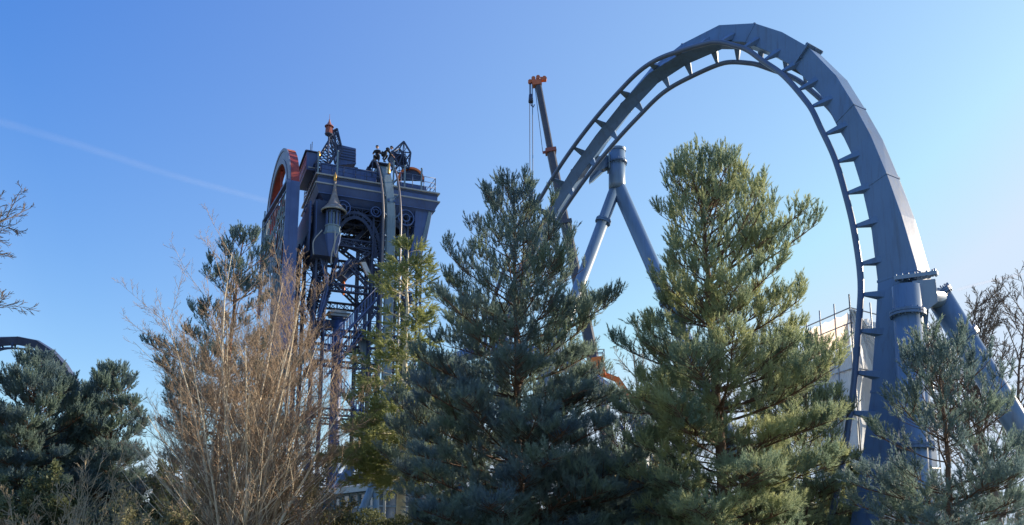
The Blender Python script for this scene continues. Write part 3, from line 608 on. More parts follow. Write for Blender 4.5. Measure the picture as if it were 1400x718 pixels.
k=len(Lm); m.add(vs,[(i*4+j,i*4+(j+1)%4,(i+1)*4+(j+1)%4,(i+1)*4+j) for i in range(k-1) for j in range(4)]+[(3,2,1,0),tuple((k-1)*4+j for j in range(4))])
m.build('spine',PALE,dt,world=False,bevel=.02)
Lr=[Vector(p) for p in crom(shift(dpath(0)),3)]; acc=0
for i in range(1,len(Lr)-1):
    acc+=(Lr[i]-Lr[i-1]).length
    if acc>1.55:
        acc=0; t=(Lr[i+1]-Lr[i-1]).normalized(); n=Vector((1,0,0)).cross(t).normalized()
        b=Lr[i]-n*.0; s_=Lm[i]
        for sg in (-1,1): 
            m=MB(); m.beam(b+Vector((sg*(hu-.05),0,0)),s_+Vector((sg*.3,0,0)),.14,.07,up=tuple(t)); m.build('cross_tie',STEEL2,dt,world=False)
# steep brackets from drop track to tower
for z_ in (27.9,22,16.9,10.6):
    m=MB(); m.beam((um-.25,-.9,z_),(um-.25,1.0,z_),.14,.2); m.beam((um+.25,-.9,z_),(um+.25,1.0,z_),.14,.2); P(m,'track_bracket',STEEL)
# ------------------------------------------------------------------ free standing support and lamp near the tower
p=at(463,431,63.5); m_=empty('support_column',(p.x,p.y,0),R(23),'tall round column with a flat cap and side arm standing under the winding tower','column')
MB().tube([(p.x,p.y,-.3),(p.x,p.y,p.z-.25)],.44,20).build('column_shaft',STEEL,m_)
MB().lathe([(.45,-.5),(.6,-.35),(.6,-.3),(.45,-.25)],p,20,False).build('collar',STEEL,m_)
m=MB(); m.box((-.75,-.6,p.z-.22),(.65,.6,p.z+.0)); m.box((-.95,-.75,p.z+.0),(.85,.75,p.z+.12)); m.box((-.7,-.5,p.z+.12),(.55,.5,p.z+.3)); m.build('cap',ROOFM,m_,world=False,bevel=.02)
m=MB(); m.box((-1.6,-.25,p.z-1.1),(.5,.25,p.z-.5)); m.build('side_arm',DARK,m_,world=False,bevel=.02)
# ------------------------------------------------------------------ people on the crest of the drop track
def person(name,loc,rz,joints,edges,radii,head,label,hd=(0,-1,0),group=None):
    root=empty(name,loc,rz,label,'person',group); root.scale=(1.14,1.14,1.14)
    me=bpy.data.meshes.new('b'); me.from_pydata(joints,edges,[]); o=bpy.data.objects.new('b',me); C.objects.link(o)
    sk=o.modifiers.new('s','SKIN'); sb=o.modifiers.new('u','SUBSURF'); sb.levels=2
    sv=me.skin_vertices[0].data if me.skin_vertices else None
    if sv is None:
        bpy.context.view_layer.objects.active=o; sv=me.skin_vertices[0].data
    for i,r_ in enumerate(radii): sv[i].radius=(r_,r_)
    sv[0].use_root=True
    dg=bpy.context.evaluated_depsgraph_get(); me2=bpy.data.meshes.new_from_object(o.evaluated_get(dg)); me2.name='body'
    bpy.data.objects.remove(o); me2.polygons.foreach_set('use_smooth',[True]*len(me2.polygons))
    b=link_mesh('body',me2,CLOTH,root)
    # head with nose, ears, eyes, hair
    H=Vector(head); f=Vector(hd).normalized()
    bm=bmesh.new(); bmesh.ops.create_uvsphere(bm,u_segments=16,v_segments=12,radius=.105)
    for v in bm.verts:
        c=v.co; c.z*=1.2; fr=c.dot(f)
        if fr>.08 and abs(c.z)<.03: c+=f*.022
        if c.z<-.05: c.x*=.8
    m2=bpy.data.meshes.new('head'); bm.to_mesh(m2); bm.free(); m2.polygons.foreach_set('use_smooth',[True]*len(m2.polygons))
    for v in m2.vertices: v.co+=H
    hh=link_mesh('head',m2,SKIN,root)
    m=MB(); m.lathe([(.112,.02),(.118,.06),(.1,.12),(.05,.15),(0,.155)],H,14); m.lathe([(0,.02),(.09,.02),(.09,.035),(0,.035)],H+f*.09,10); m.build('cap',mat('dark_cap',(.02,.025,.05),None,3,.8) if 'dark_cap' not in bpy.data.materials else bpy.data.materials['dark_cap'],root,world=False)
    s_=f.cross(Vector((0,0,1)))
    m=MB(); 
    for sg in (-1,1): m.lathe([(0,-.012),(.012,0),(0,.012)],H+f*.098+s_*sg*.035+Vector((0,0,.01)),6)
    m.build('eyes',CLOTH,hh,world=False)
    # hands: palm and five fingers
    for nm,hp,hdv in (('hand',joints[HAND[0]],1),('hand',joints[HAND[1]],-1)):
        m=MB(); h=Vector(hp); m.tube([h,h+Vector((0,-.05,-.03)),h+Vector((0,-.09,-.06))],[.03,.04,.036],8)
        for j in range(4):
            x=(j-1.5)*.02; b0=h+Vector((x,-.085,-.055)); m.tube([b0,b0+Vector((0,-.035,-.03)),b0+Vector((0,-.03-.008*(j%3),-.065))],[.011,.010,.008],6)
        b0=h+Vector((hdv*.035,-.04,-.03)); m.tube([b0,b0+Vector((hdv*.025,-.03,-.02)),b0+Vector((hdv*.02,-.05,-.045))],[.013,.012,.009],6)
        m.build(nm,SKIN,root,world=False)
    return root
# joint order: 0 pelvis 1 waist 2 chest 3 neckbase 4 neck | 5 shL 6 elL 7 haL | 8 shR 9 elR 10 haR | 11 hipL 12 knL 13 anL 14 toeL | 15 hipR ...
HAND=(7,10)
ED=[(0,1),(1,2),(2,3),(3,4),(3,5),(5,6),(6,7),(3,8),(8,9),(9,10),(0,11),(11,12),(12,13),(13,14),(0,15),(15,16),(16,17),(17,18)]
RA=[.15,.14,.16,.12,.06,.085,.06,.04,.085,.06,.04,.11,.075,.055,.045,.11,.075,.055,.045]
cr_top=zc2+6.5
# standing worker, bending slightly (feet on the crest beside the spine)
J1=[(0,.1,.5),(0,.06,.66),(0,0,.86),(0,-.05,1.01),(0,-.08,1.10),(-.19,-.04,.96),(-.27,-.16,.72),(-.2,-.38,.6),(.19,-.04,.96),(.28,-.18,.72),(.22,-.4,.62),
    (-.1,.06,.46),(-.16,-.34,.5),(-.16,-.28,.09),(-.16,-.46,.04),(.1,.06,.46),(.18,-.34,.5),(.18,-.24,.09),(.18,-.42,.04)]
m=MB(); px_=tl(515.5,222,1.0).x
m.box((px_-.55,.55,cr_top-.72),(px_+1.1,1.75,cr_top-.63)); m.box((px_-.5,.6,cr_top-1.9),(px_-.42,.68,cr_top-.72)); m.box((px_-.5,1.6,cr_top-1.9),(px_-.42,1.68,cr_top-.72)); m.box((px_+.1,.9,cr_top-1.5),(px_+.9,1.4,cr_top-.72)); P(m,'service_step',DARK)
pp=tl(515.5,222,1.0); ppos=TW(pp.x,1.0,cr_top-.62)
person('person',ppos,TR+R(-25),J1,ED,[r_*1.1 for r_ in RA],(0,-.11,1.24),'person in dark workwear sitting upright on top of the drop track')
J2=[(0,.05,.52),(0,-.06,.66),(0,-.26,.84),(0,-.4,.92),(0,-.5,.95),(-.19,-.36,.88),(-.24,-.52,.62),(-.16,-.66,.42),(.19,-.36,.88),(.26,-.5,.62),(.2,-.68,.44),
    (-.1,.04,.5),(-.2,-.34,.5),(-.18,-.02,.09),(-.18,-.2,.04),(.1,.04,.5),(.22,-.3,.52),(.2,.02,.09),(.22,-.18,.04)]
pp=tl(524,215,.4); ppos=TW(pp.x,.5,cr_top-.55)
person('person',ppos,TR+R(60),J2,ED,[r_*1.12 for r_ in RA],(0,-.62,1.0),'person in dark workwear crouching and bending forward on the drop track crest',hd=(0,-1,-.4))
# ------------------------------------------------------------------ mobile crane behind the loop
def pts_(L,Y): return [at(x,y,Y) for x,y in L]
CYD=88
cr=empty('mobile_crane',(at(836,600,CYD).x,CYD,0),0,'tall telescopic crane with orange head rising behind the left limb of the loop','crane')
B_=pts_([(735,112),(753,207),(773,305),(793,402),(822,545),(836,640)],CYD)
secs=[(0,1,.72),(1,2,.92),(2,3,1.08),(3,4,1.22),(4,5,1.36)]
for i,j,wd in secs:
    m=MB(); p=B_[i]; q_=B_[j]; d=(q_-p).normalized(); x=Vector((1,0,0)); x=(x-d*x.dot(d)).normalized(); y=d.cross(x)
    prof=[(-.5,-.5),(.5,-.5),(.5,.35),(.3,.5),(-.3,.5),(-.5,.35)]; vs=[p+x*a*wd+y*b*wd for a,b in prof]+[q_+x*a*wd+y*b*wd for a,b in prof]
    m.add(vs,[tuple(range(6)),tuple(range(11,5,-1))]+[(k,(k+1)%6,6+(k+1)%6,6+k) for k in range(6)]); m.build('boom_section',CRANE,cr)
for i,wd in ((1,1.25),(2,1.4),(3,1.5),(4,1.6)):
    m=MB(); p=B_[i]; d=(B_[i]-B_[i-1]).normalized(); x=Vector((1,0,0)); x=(x-d*x.dot(d)).normalized(); y=d.cross(x)
    vs=[p+x*a*wd/2+y*b*wd/2+d*c*.22 for c in (-1,1) for a,b in ((-1,-1),(1,-1),(1,1),(-1,1))]; m.hexa(vs)
    m.beam(p-x*wd*.5,p-x*(wd*.5+.35),.12,.3); m.build('boom_collar',mat('collar_dark_red',(.22,.07,.06),(.28,.1,.08),2,.5) if i==1 else CRANE,cr)
m=MB(); h=B_[0]; d=(B_[0]-B_[1]).normalized()
m.hexa([h+Vector(v) for v in ((-.55,-.45,-.6),(.5,-.45,-.5),(.5,.45,-.5),(-.55,.45,-.6),(-.75,-.35,.1),(.4,-.35,.2),(.4,.35,.2),(-.75,.35,.1))])
m.hexa([h+Vector(v) for v in ((.3,-.3,.1),(1.05,-.3,.15),(1.05,.3,.15),(.3,.3,.1),(.3,-.3,.5),(1.1,-.3,.4),(1.1,.3,.4),(.3,.3,.5))])
hd_=m.build('boom_head',CRANEO,cr)
for c in ((-.9,0,.0),(-.5,0,.4),(.05,0,.55),(.8,0,.45)):
    m=MB(); m.lathe([(.0,-.2),(.24,-.2),(.24,-.1),(.17,0),(.24,.1),(.24,.2),(0,.2)],h+Vector(c),14,False,(0,1,0)); m.build('sheave',CRANEO,hd_)
for dx,len_ in ((-.95,52),(-.62,52)):
    a=h+Vector((dx,0,0)); MB().tube([a,Vector((a.x,a.y,max(1.5,a.z-len_)))],.045,4).build('hoist_cable',CABLE,cr)
a=h+Vector((-.82,-.1,-.2)); m=MB(); m.tube([a,a-Vector((0,0,1.6))],.06,5); m.tube([a-Vector((0,0,1.5)),a-Vector((0,0,2.5))],[.22,.3],8); m.tube([a-Vector((0,0,2.5)),a-Vector((-.05,0,2.9)),a-Vector((-.3,0,3.1)),a-Vector((-.42,0,2.8))],.07,6); m.build('hook_block',DARK,cr)
m=MB(); m.tube([h+Vector((-.35,0,-.3)),B_[1]+Vector((-.95,0,0))],.035,4); m.build('guy_line',CABLE,cr)
bx0=at(836,600,CYD).x
m=MB(); m.box((bx0-6,CYD-1.4,1.0),(bx0+6,CYD+1.4,1.9)); m.box((bx0+4.2,CYD-1.3,1.9),(bx0+6,CYD+1.3,3.1)); m.build('carrier',CRANEO,cr,bevel=.08)
m=MB(); m.box((bx0-2.5,CYD-1.3,1.95),(bx0+2.6,CYD+1.3,4.6)); m.box((bx0+1.2,CYD-1.3,4.6),(bx0+4,CYD+1.3,6)); m.build('superstructure',CRANEO,cr,bevel=.1)
for k in range(5):
    for sy in (-1.25,1.25): MB().lathe([(0,-.2),(.5,-.2),(.62,-.1),(.62,.1),(.5,.2),(0,.2)],(bx0-4.8+k*2.3,CYD+sy,.62),18,False,(0,1,0)).build('wheel',mat('tyre',(.02,.02,.02),None,3,.9) if 'tyre' not in bpy.data.materials else bpy.data.materials['tyre'],cr)
# ------------------------------------------------------------------ orange boom lift seen in the gap between the pines
LY=52; c=at(817,497,LY)
bl=empty('boom_lift',(c.x+4,LY,0),0,'small orange work platform on a lift arm glimpsed between the two tall pines','boom lift')
m=MB(); m.hexa([c+Vector(v) for v in ((-.45,-.4,-.65),(.5,-.4,-.9),(.5,.4,-.9),(-.45,.4,-.65),(-.5,-.45,.3),(.35,-.45,.45),(.35,.45,.45),(-.5,.45,.3))]); bk=m.build('basket',ORANGE,bl,bevel=.05)
m=MB()
for z in (.55,.85): m.tube([c+Vector((-.5,-.45,z)),c+Vector((.4,-.45,z)),c+Vector((.4,.45,z)),c+Vector((-.5,.45,z)),c+Vector((-.5,-.45,z))],.03,5)
for x,y in ((-.5,-.45),(.4,-.45),(.4,.45),(-.5,.45)): m.tube([c+Vector((x,y,.2)),c+Vector((x,y,.87))],.03,5)
m.build('guard_rail',DARK,bk)
e=Vector((c.x+4.6,LY,6.5)); m=MB(); m.beam(c+Vector((.3,0,-.7)),c+Vector((1.3,0,-1.1)),.3,.35,up=(0,1,0)); m.beam(c+Vector((1.2,0,-1)),e,.34,.4,up=(0,1,0)); m.build('upper_arm',ORANGE,bl)
m=MB(); m.beam(e,(c.x+3.4,LY,1.6),.4,.5,up=(0,1,0)); m.build('lower_arm',CRANEO,bl)
m=MB(); m.box((c.x+2,LY-1.1,.7),(c.x+5.6,LY+1.1,1.7)); m.build('chassis',CRANEO,bl,bevel=.08)
for x in (2.6,5.0):
    for y in (-1.1,1.1): MB().lathe([(0,-.18),(.42,-.18),(.48,0),(.42,.18),(0,.18)],(c.x+x,LY+y,.48),16,False,(0,1,0)).build('wheel',bpy.data.materials['tyre'],bl)
# ------------------------------------------------------------------ scaffolding wrapped in sheeting
GALV=mat('galvanised_tube',(.3,.3,.31),(.4,.4,.4),2,.45,metal=.5)
sY=54
K0=at(1157,424,sY); KL=at(1098,440,sY+5.2); KR=at(1262,447,sY+5.5); top=K0.z
sf=empty('sheeted_scaffold',(K0.x,K0.y,0),0,'scaffolded building wrapped in loose white sheeting behind the right leg of the loop','scaffold')
KL=Vector((KL.x,KL.y,0));KR=Vector((KR.x,KR.y,0));KC=Vector((K0.x,K0.y,0)); KB=KL+KR-KC
import mathutils
def sheet(a,b,z0,z1,amp,seed,nu=60,nv=60,drape=0):
    m=MB(); d=(b-a); n=Vector((d.y,-d.x,0)).normalized(); vs=[]
    for j in range(nv+1):
        v=j/nv
        for i in range(nu+1):
            u=i/nu; p=a+d*u
            nz=mathutils.noise.noise(Vector((u*9+seed,v*2.2+u*3,seed)))*.6+mathutils.noise.noise(Vector((u*22+v*9,v*4,seed+3)))*.35
            sag=.16*math.sin(math.pi*((u*4)%1))*(v**3)
            bulge=.22*abs(math.sin(math.pi*u*4))*abs(math.sin(math.pi*v*4))
            z=z0+(z1-z0)*v-sag
            if drape: nz+=.5*math.sin(u*40+v*5+3*mathutils.noise.noise(Vector((u*3,v*5,seed))))
            p=p+n*(amp*nz+bulge*.6); vs.append((p.x,p.y,z))
    fs=[(j*(nu+1)+i,j*(nu+1)+i+1,(j+1)*(nu+1)+i+1,(j+1)*(nu+1)+i) for j in range(nv) for i in range(nu)]
    return m.add(vs,fs,True)
out=Vector((0,-.25,0))
hgt=top-.2
sh_=[sheet(KC+out,KL+out,1,hgt-2.35,.36,1.3),sheet(KR+out,KC+out,1,hgt-.1,.4,4.1)]
for s_ in sh_: s_.build('sheet',SHEET,sf)
sheet(KC+out*.6,KL+out*.6,hgt-2.3,hgt,.08,7.7,40,12).build('upper_sheet',mat('thin_backlit_sheet',(.85,.7,.6),(.8,.66,.55),2,.7,trans=.65),sf)  # see-through top band; its warm backlight is put into the peach colour
# torn tarp swag hanging from the corner
a=KC+out*1.8
m=MB(); vs=[];nu,nv=36,44
for j in range(nv+1):
    v=j/nv
    for i in range(nu+1):
        u=i/nu; wdt=.25+2.2*v**.8; x=(u*wdt)+1.3*v-.1; fold=.22*math.sin(u*26+v*3)+.12*math.sin(u*61+v*9); drop=5.0*v+1.6*v*math.sin(u*math.pi)*.6
        vs.append((a.x+x,a.y+.35*x*.8+fold-.4-.2*v,hgt-drop+.1*math.sin(u*26)))
m.add(vs,[(j*(nu+1)+i,j*(nu+1)+i+1,(j+1)*(nu+1)+i+1,(j+1)*(nu+1)+i) for j in range(nv) for i in range(nu)],True); m.build('hanging_tarp',SHEET,sf)
m=MB(); vs=[]
for j in range(nv+1):
    v=j/nv
    for i in range(nu+1):
        u=i/nu; x=1.3+u*(1.2-.5*math.sin(v*3)); fold=.25*math.sin(u*22+v*4)
        vs.append((a.x+x+.9*v,a.y+.4*x+fold-.5,hgt-5.5-6.5*v))
m.add(vs,[(j*(nu+1)+i,j*(nu+1)+i+1,(j+1)*(nu+1)+i+1,(j+1)*(nu+1)+i) for j in range(nv) for i in range(nu)],True); m.build('hanging_tarp',SHEET,sf)
for (A_,B2,n) in ((KC,KL,3),(KC,KR,4),(KL,KB,3)):
    for i in range(n+1):
        if i==0 and A_ is not KC: continue
        p=A_.lerp(B2,i/n)+Vector((0,-.62,0)); ex=.75 if i else .95
        MB().tube([(p.x,p.y,-.2),(p.x,p.y,top+(ex if (i%2==0 or A_ is KC) else .3))],.05,6).build('scaffold_pole',GALV,sf)
for (A_,B2) in ((KC,KL),(KC,KR)):
    for z in (top+.0,top-1.05,top-4.2,top-7.4,top-10.6):
        o_=Vector((0,-3.1,0)); MB().tube([A_+o_*.2+Vector((0,0,z)),B2+o_*.2+Vector((0,0,z))],.045,6).build('ledger',GALV,sf)
m=MB(); c1=KC.lerp(KB,.12);c2=KL.lerp(KR,.12);c3=KB.lerp(KC,.12);c4=KR.lerp(KL,.12); m.hexa([c1,c4,c3,c2]+[v+Vector((0,0,top-2.6)) for v in (c1,c4,c3,c2)]); m.build('wall',STONE,sf)
# ------------------------------------------------------------------ low pavilion
pY=45
k0=at(517,661,pY);kl=at(446,683,pY+8);kr=at(668,680,pY+5.5); zt_=k0.z
pv=empty('pavilion',(k0.x,pY,0),0,'low glazed pavilion with pale blue frames beyond the hedge, left of centre','pavilion')
c=Vector((k0.x,k0.y,0)); l=Vector((kl.x,kl.y,0)); r_=Vector((kr.x,kr.y,0)); b=l+r_-c
m=MB(); base=.9; m.hexa([c,r_,b,l]+[v+Vector((0,0,base)) for v in (c,r_,b,l)]); m.build('wall',STEEL2,pv)
ins=[v+(b-c).normalized()*.25 for v in (c,)]
ce=(c+b)/2
def shr(v,k): return v+(ce-v)*k
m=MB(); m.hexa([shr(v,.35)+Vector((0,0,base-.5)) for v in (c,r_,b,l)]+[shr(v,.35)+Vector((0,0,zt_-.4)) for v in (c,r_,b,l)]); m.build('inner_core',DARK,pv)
for A_,B2 in ((c,l),(c,r_)):
    n=6; 
    for i in range(n):
        p=A_.lerp(B2,i/n);q_=A_.lerp(B2,(i+1)/n); d=(q_-p).normalized(); inw=(ce-(p+q_)/2).normalized()
        m=MB(); 
        for zz_ in (base+.05,zt_-.45,base+(zt_-base)*.62): m.beam(p+Vector((0,0,zz_)),q_+Vector((0,0,zz_)),.08,.1)
        for x_ in (p+d*.04,q_-d*.04): m.beam(x_+Vector((0,0,base)),x_+Vector((0,0,zt_-.4)),.1,.08)
        fr_=m.build('window',PALE,pv)
        m=MB(); o_=inw*.06; m.hexa([p+o_+Vector((0,0,base+.1)),q_+o_+Vector((0,0,base+.1)),q_+o_*1.5+Vector((0,0,base+.1)),p+o_*1.5+Vector((0,0,base+.1)),p+o_+Vector((0,0,zt_-.5)),q_+o_+Vector((0,0,zt_-.5)),q_+o_*1.5+Vector((0,0,zt_-.5)),p+o_*1.5+Vector((0,0,zt_-.5))]); m.build('pane',GLASS,fr_)
def grow(v,k): return v-(ce-v).normalized()*k
m=MB(); m.hexa([grow(v,.7)+Vector((0,0,zt_-.38)) for v in (c,r_,b,l)]+[grow(v,.75)+Vector((0,0,zt_-.05)) for v in (c,r_,b,l)]); rf_=m.build('roof',ROOFM,pv)
m=MB(); m.hexa([grow(v,.8)+Vector((0,0,zt_-.045)) for v in (c,r_,b,l)]+[shr(v,.5)+Vector((0,0,zt_+.45)) for v in (c,r_,b,l)]); m.build('roof_cap',ROOFM,rf_)
# pale A frame in front of it
a0=at(513,655,42); af=empty('track_support',(a0.x,42,0),0,'short pale A frame support standing in front of the glazed pavilion','coaster support')
for x_ in (487,514.5):
    b1=at(x_,718,41.7 if x_<500 else 42); MB().tube([a0+Vector((0,0,0)),b1,b1+(b1-a0)*.5],.2 if x_<500 else .17,14).build('leg',PALE,af)
m=MB(); m.box((a0.x-.45,41.6,a0.z-.02),(a0.x+.42,42.4,a0.z+.1)); m.build('head_plate',PALE,af,bevel=.02)
# lamp post
lp0=at(527,640,37); lt=at(527,613,37)
lpst=empty('lamp_post',(lp0.x,37,0),0,'pale park lamp post with round head behind the slim sunlit pine','lamp post')
m=MB(); m.lathe([(.14,0),(.14,.5),(.09,.6),(.07,.7),(.055,lt.z-.35)],(lp0.x,37,0),12,False); m.build('post',TRIM,lpst)
m=MB(); m.lathe([(.05,-.35),(.2,-.25),(.24,0),(.2,.15)],(lp0.x,37,lt.z),14); m.build('lamp_globe',WHITE,lpst); m=MB(); m.lathe([(.22,.13),(.26,.16),(.12,.3),(0,.34)],(lp0.x,37,lt.z),14); m.build('lamp_cap',DARK,lpst)
# ------------------------------------------------------------------ contrails high in the sky
def trail(name,P,r,label,al,D=4000):
    m=MB(); pts=[at(x,y,D) for x,y in P]; m.tube([Vector(p) for p in crom(pts,10)],[r*t for t in np.linspace(1.3,.8,(len(P)-1)*10+1)],24,False)
    mt=bpy.data.materials.new(name); mt.use_nodes=True; n=mt.node_tree; L=n.links; n.nodes.remove(n.nodes['Principled BSDF'])
    lw=n.nodes.new('ShaderNodeLayerWeight'); lw.inputs[0].default_value=.5
    inv=n.nodes.new('ShaderNodeMath'); inv.operation='SUBTRACT'; inv.inputs[0].default_value=1; L.new(lw.outputs['Facing'],inv.inputs[1])
    pw=n.nodes.new('ShaderNodeMath'); pw.operation='POWER'; pw.inputs[1].default_value=2; L.new(inv.outputs[0],pw.inputs[0])
    tc=n.nodes.new('ShaderNodeTexCoord'); nz=n.nodes.new('ShaderNodeTexNoise'); nz.inputs['Scale'].default_value=.012; nz.inputs['Detail'].default_value=5; L.new(tc.outputs['Object'],nz.inputs[0])
    m1=n.nodes.new('ShaderNodeMath'); m1.operation='MULTIPLY'; L.new(pw.outputs[0],m1.inputs[0]); L.new(nz.outputs['Fac'],m1.inputs[1])
    m2=n.nodes.new('ShaderNodeMath'); m2.operation='MULTIPLY'; m2.inputs[1].default_value=al; L.new(m1.outputs[0],m2.inputs[0])
    df=n.nodes.new('ShaderNodeBsdfDiffuse'); df.inputs[0].default_value=(.9,.9,.9,1); tr=n.nodes.new('ShaderNodeBsdfTranslucent'); tr.inputs[0].default_value=(.9,.9,.9,1)
    ad=n.nodes.new('ShaderNodeMixShader'); L.new(df.outputs[0],ad.inputs[1]); L.new(tr.outputs[0],ad.inputs[2]); ad.inputs[0].default_value=.5
    tp=n.nodes.new('ShaderNodeBsdfTransparent'); mx=n.nodes.new('ShaderNodeMixShader'); L.new(m2.outputs[0],mx.inputs[0]); L.new(tp.outputs[0],mx.inputs[1]); L.new(ad.outputs[0],mx.inputs[2]); L.new(mx.outputs[0],n.nodes['Material Output'].inputs[0])
    o=m.build(name,mt); o.visible_shadow=True; tag(o,label,'contrail',None,'stuff'); return o
trail('contrail',[(-60,150),(60,184),(150,212),(240,241),(370,276)],24,'faint white contrail slanting down across the blue sky at upper left',.06)
trail('contrail',[(1310,396),(1360,383),(1460,362)],9,'thin short contrail low in the sky at the right edge',.45)
# ------------------------------------------------------------------ vegetation
rng=np.random.default_rng(7)
def np_mesh(name,V,Fi,k,m,parent,smooth=False):
    me=bpy.data.meshes.new(name); nv=len(V); nf=len(Fi)
    me.vertices.add(nv); me.vertices.foreach_set('co',np.ascontiguousarray(V,dtype=np.float32).ravel())
    me.loops.add(nf*k); me.loops.foreach_set('vertex_index',np.ascontiguousarray(Fi,dtype=np.int32).ravel())
    me.polygons.add(nf); me.polygons.foreach_set('loop_start',np.arange(0,nf*k,k,dtype=np.int32)); 
    if smooth: me.polygons.foreach_set('use_smooth',np.ones(nf,dtype=bool))
    me.update(calc_edges=True)
    return link_mesh(name,me,m,parent)
def basis(D,rng):
    D=D/np.linalg.norm(D,axis=1,keepdims=True); A=rng.normal(size=D.shape); X=np.cross(D,A); X/=np.linalg.norm(X,axis=1,keepdims=True); Y=np.cross(D,X); return X,Y,D
def needle_template(rng,n,L,nl,w,ang):
    s=rng.uniform(.05,1,n)*L; a=rng.uniform(0,6.283,n); t=np.radians(ang*(1.15-.6*s/L)+rng.normal(0,6,n))
    rad=np.stack([np.cos(a),np.sin(a),np.zeros(n)],1); d=rad*np.sin(t)[:,None]+np.array([0,0,1])*np.cos(t)[:,None]
    b=np.zeros((n,3)); b[:,2]=s; side=np.cross(d,rng.normal(size=(n,3))); side/=np.linalg.norm(side,axis=1,keepdims=True)
    l=nl*rng.uniform(.75,1.15,n)[:,None]
    return np.stack([b-side*w/2,b+side*w/2+d*l*.15,b+d*l],1)   # n,3,3
def brushes(P,D,Sc,T,rng):
    """P,D (N,3) Sc (N,), T list of templates -> verts"""
    X,Y,Z=basis(D,rng); M=np.stack([X,Y,Z],2)*Sc[:,None,None]; idx=rng.integers(0,len(T),len(P)); out=[]
    for i,t in enumerate(T):
        s=idx==i
        if s.any():
            v=np.einsum('nab,kvb->nkva',M[s],t)+P[s][:,None,None,:]; out.append(v.reshape(-1,3))
    return np.concatenate(out)
class Tw:
    def __init__(s): s.g={}
    def add(s,P,r):
        k=len(P); s.g.setdefault(k,([],[])); s.g[k][0].append(P); s.g[k][1].append(r)
    def arrays(s,n=3):
        Vs=[];Fs=[];o=0
        for k,(P,r) in s.g.items():
            P=np.array(P,float);r=np.array(r,float); N=len(P)
            T=np.gradient(P,axis=1); T/=np.linalg.norm(T,axis=2,keepdims=True)+1e-9
            A=np.tile(np.array([.31,.57,.76]),(N,1)); X=np.cross(T,A[:,None,:]); X/=np.linalg.norm(X,axis=2,keepdims=True)+1e-9; Y=np.cross(T,X)
            a=np.arange(n)*2*np.pi/n
            V=P[:,:,None,:]+(X[:,:,None,:]*np.cos(a)[None,None,:,None]+Y[:,:,None,:]*np.sin(a)[None,None,:,None])*r[:,:,None,None]
            i=np.arange(N)[:,None,None]*k*n+np.arange(k-1)[None,:,None]*n; j=np.arange(n)[None,None,:]; j2=(j+1)%n
            F_=np.stack([i+j,i+j2,i+n+j2,i+n+j],3).reshape(-1,4)+o
            Vs.append(V.reshape(-1,3));Fs.append(F_); o+=N*k*n
        return np.concatenate(Vs),np.concatenate(Fs)
    def build(s,name,m,parent,n=3):
        V,F_=s.arrays(n); return np_mesh(name,V,F_,4,m,parent,True)
def unit(v): return v/(np.linalg.norm(v)+1e-9)
UP=np.array([0,0,1.])
def curve(p,d,L,k,up,rng,wob=.06):
    """polyline of k points from p along d bending towards up"""
    pts=[p.copy()]; d=unit(d)
    for i in range(k-1):
        d=unit(d+UP*up/(k-1)+rng.normal(0,wob,3)); pts.append(pts[-1]+d*L/(k-1))
    return np.array(pts),d
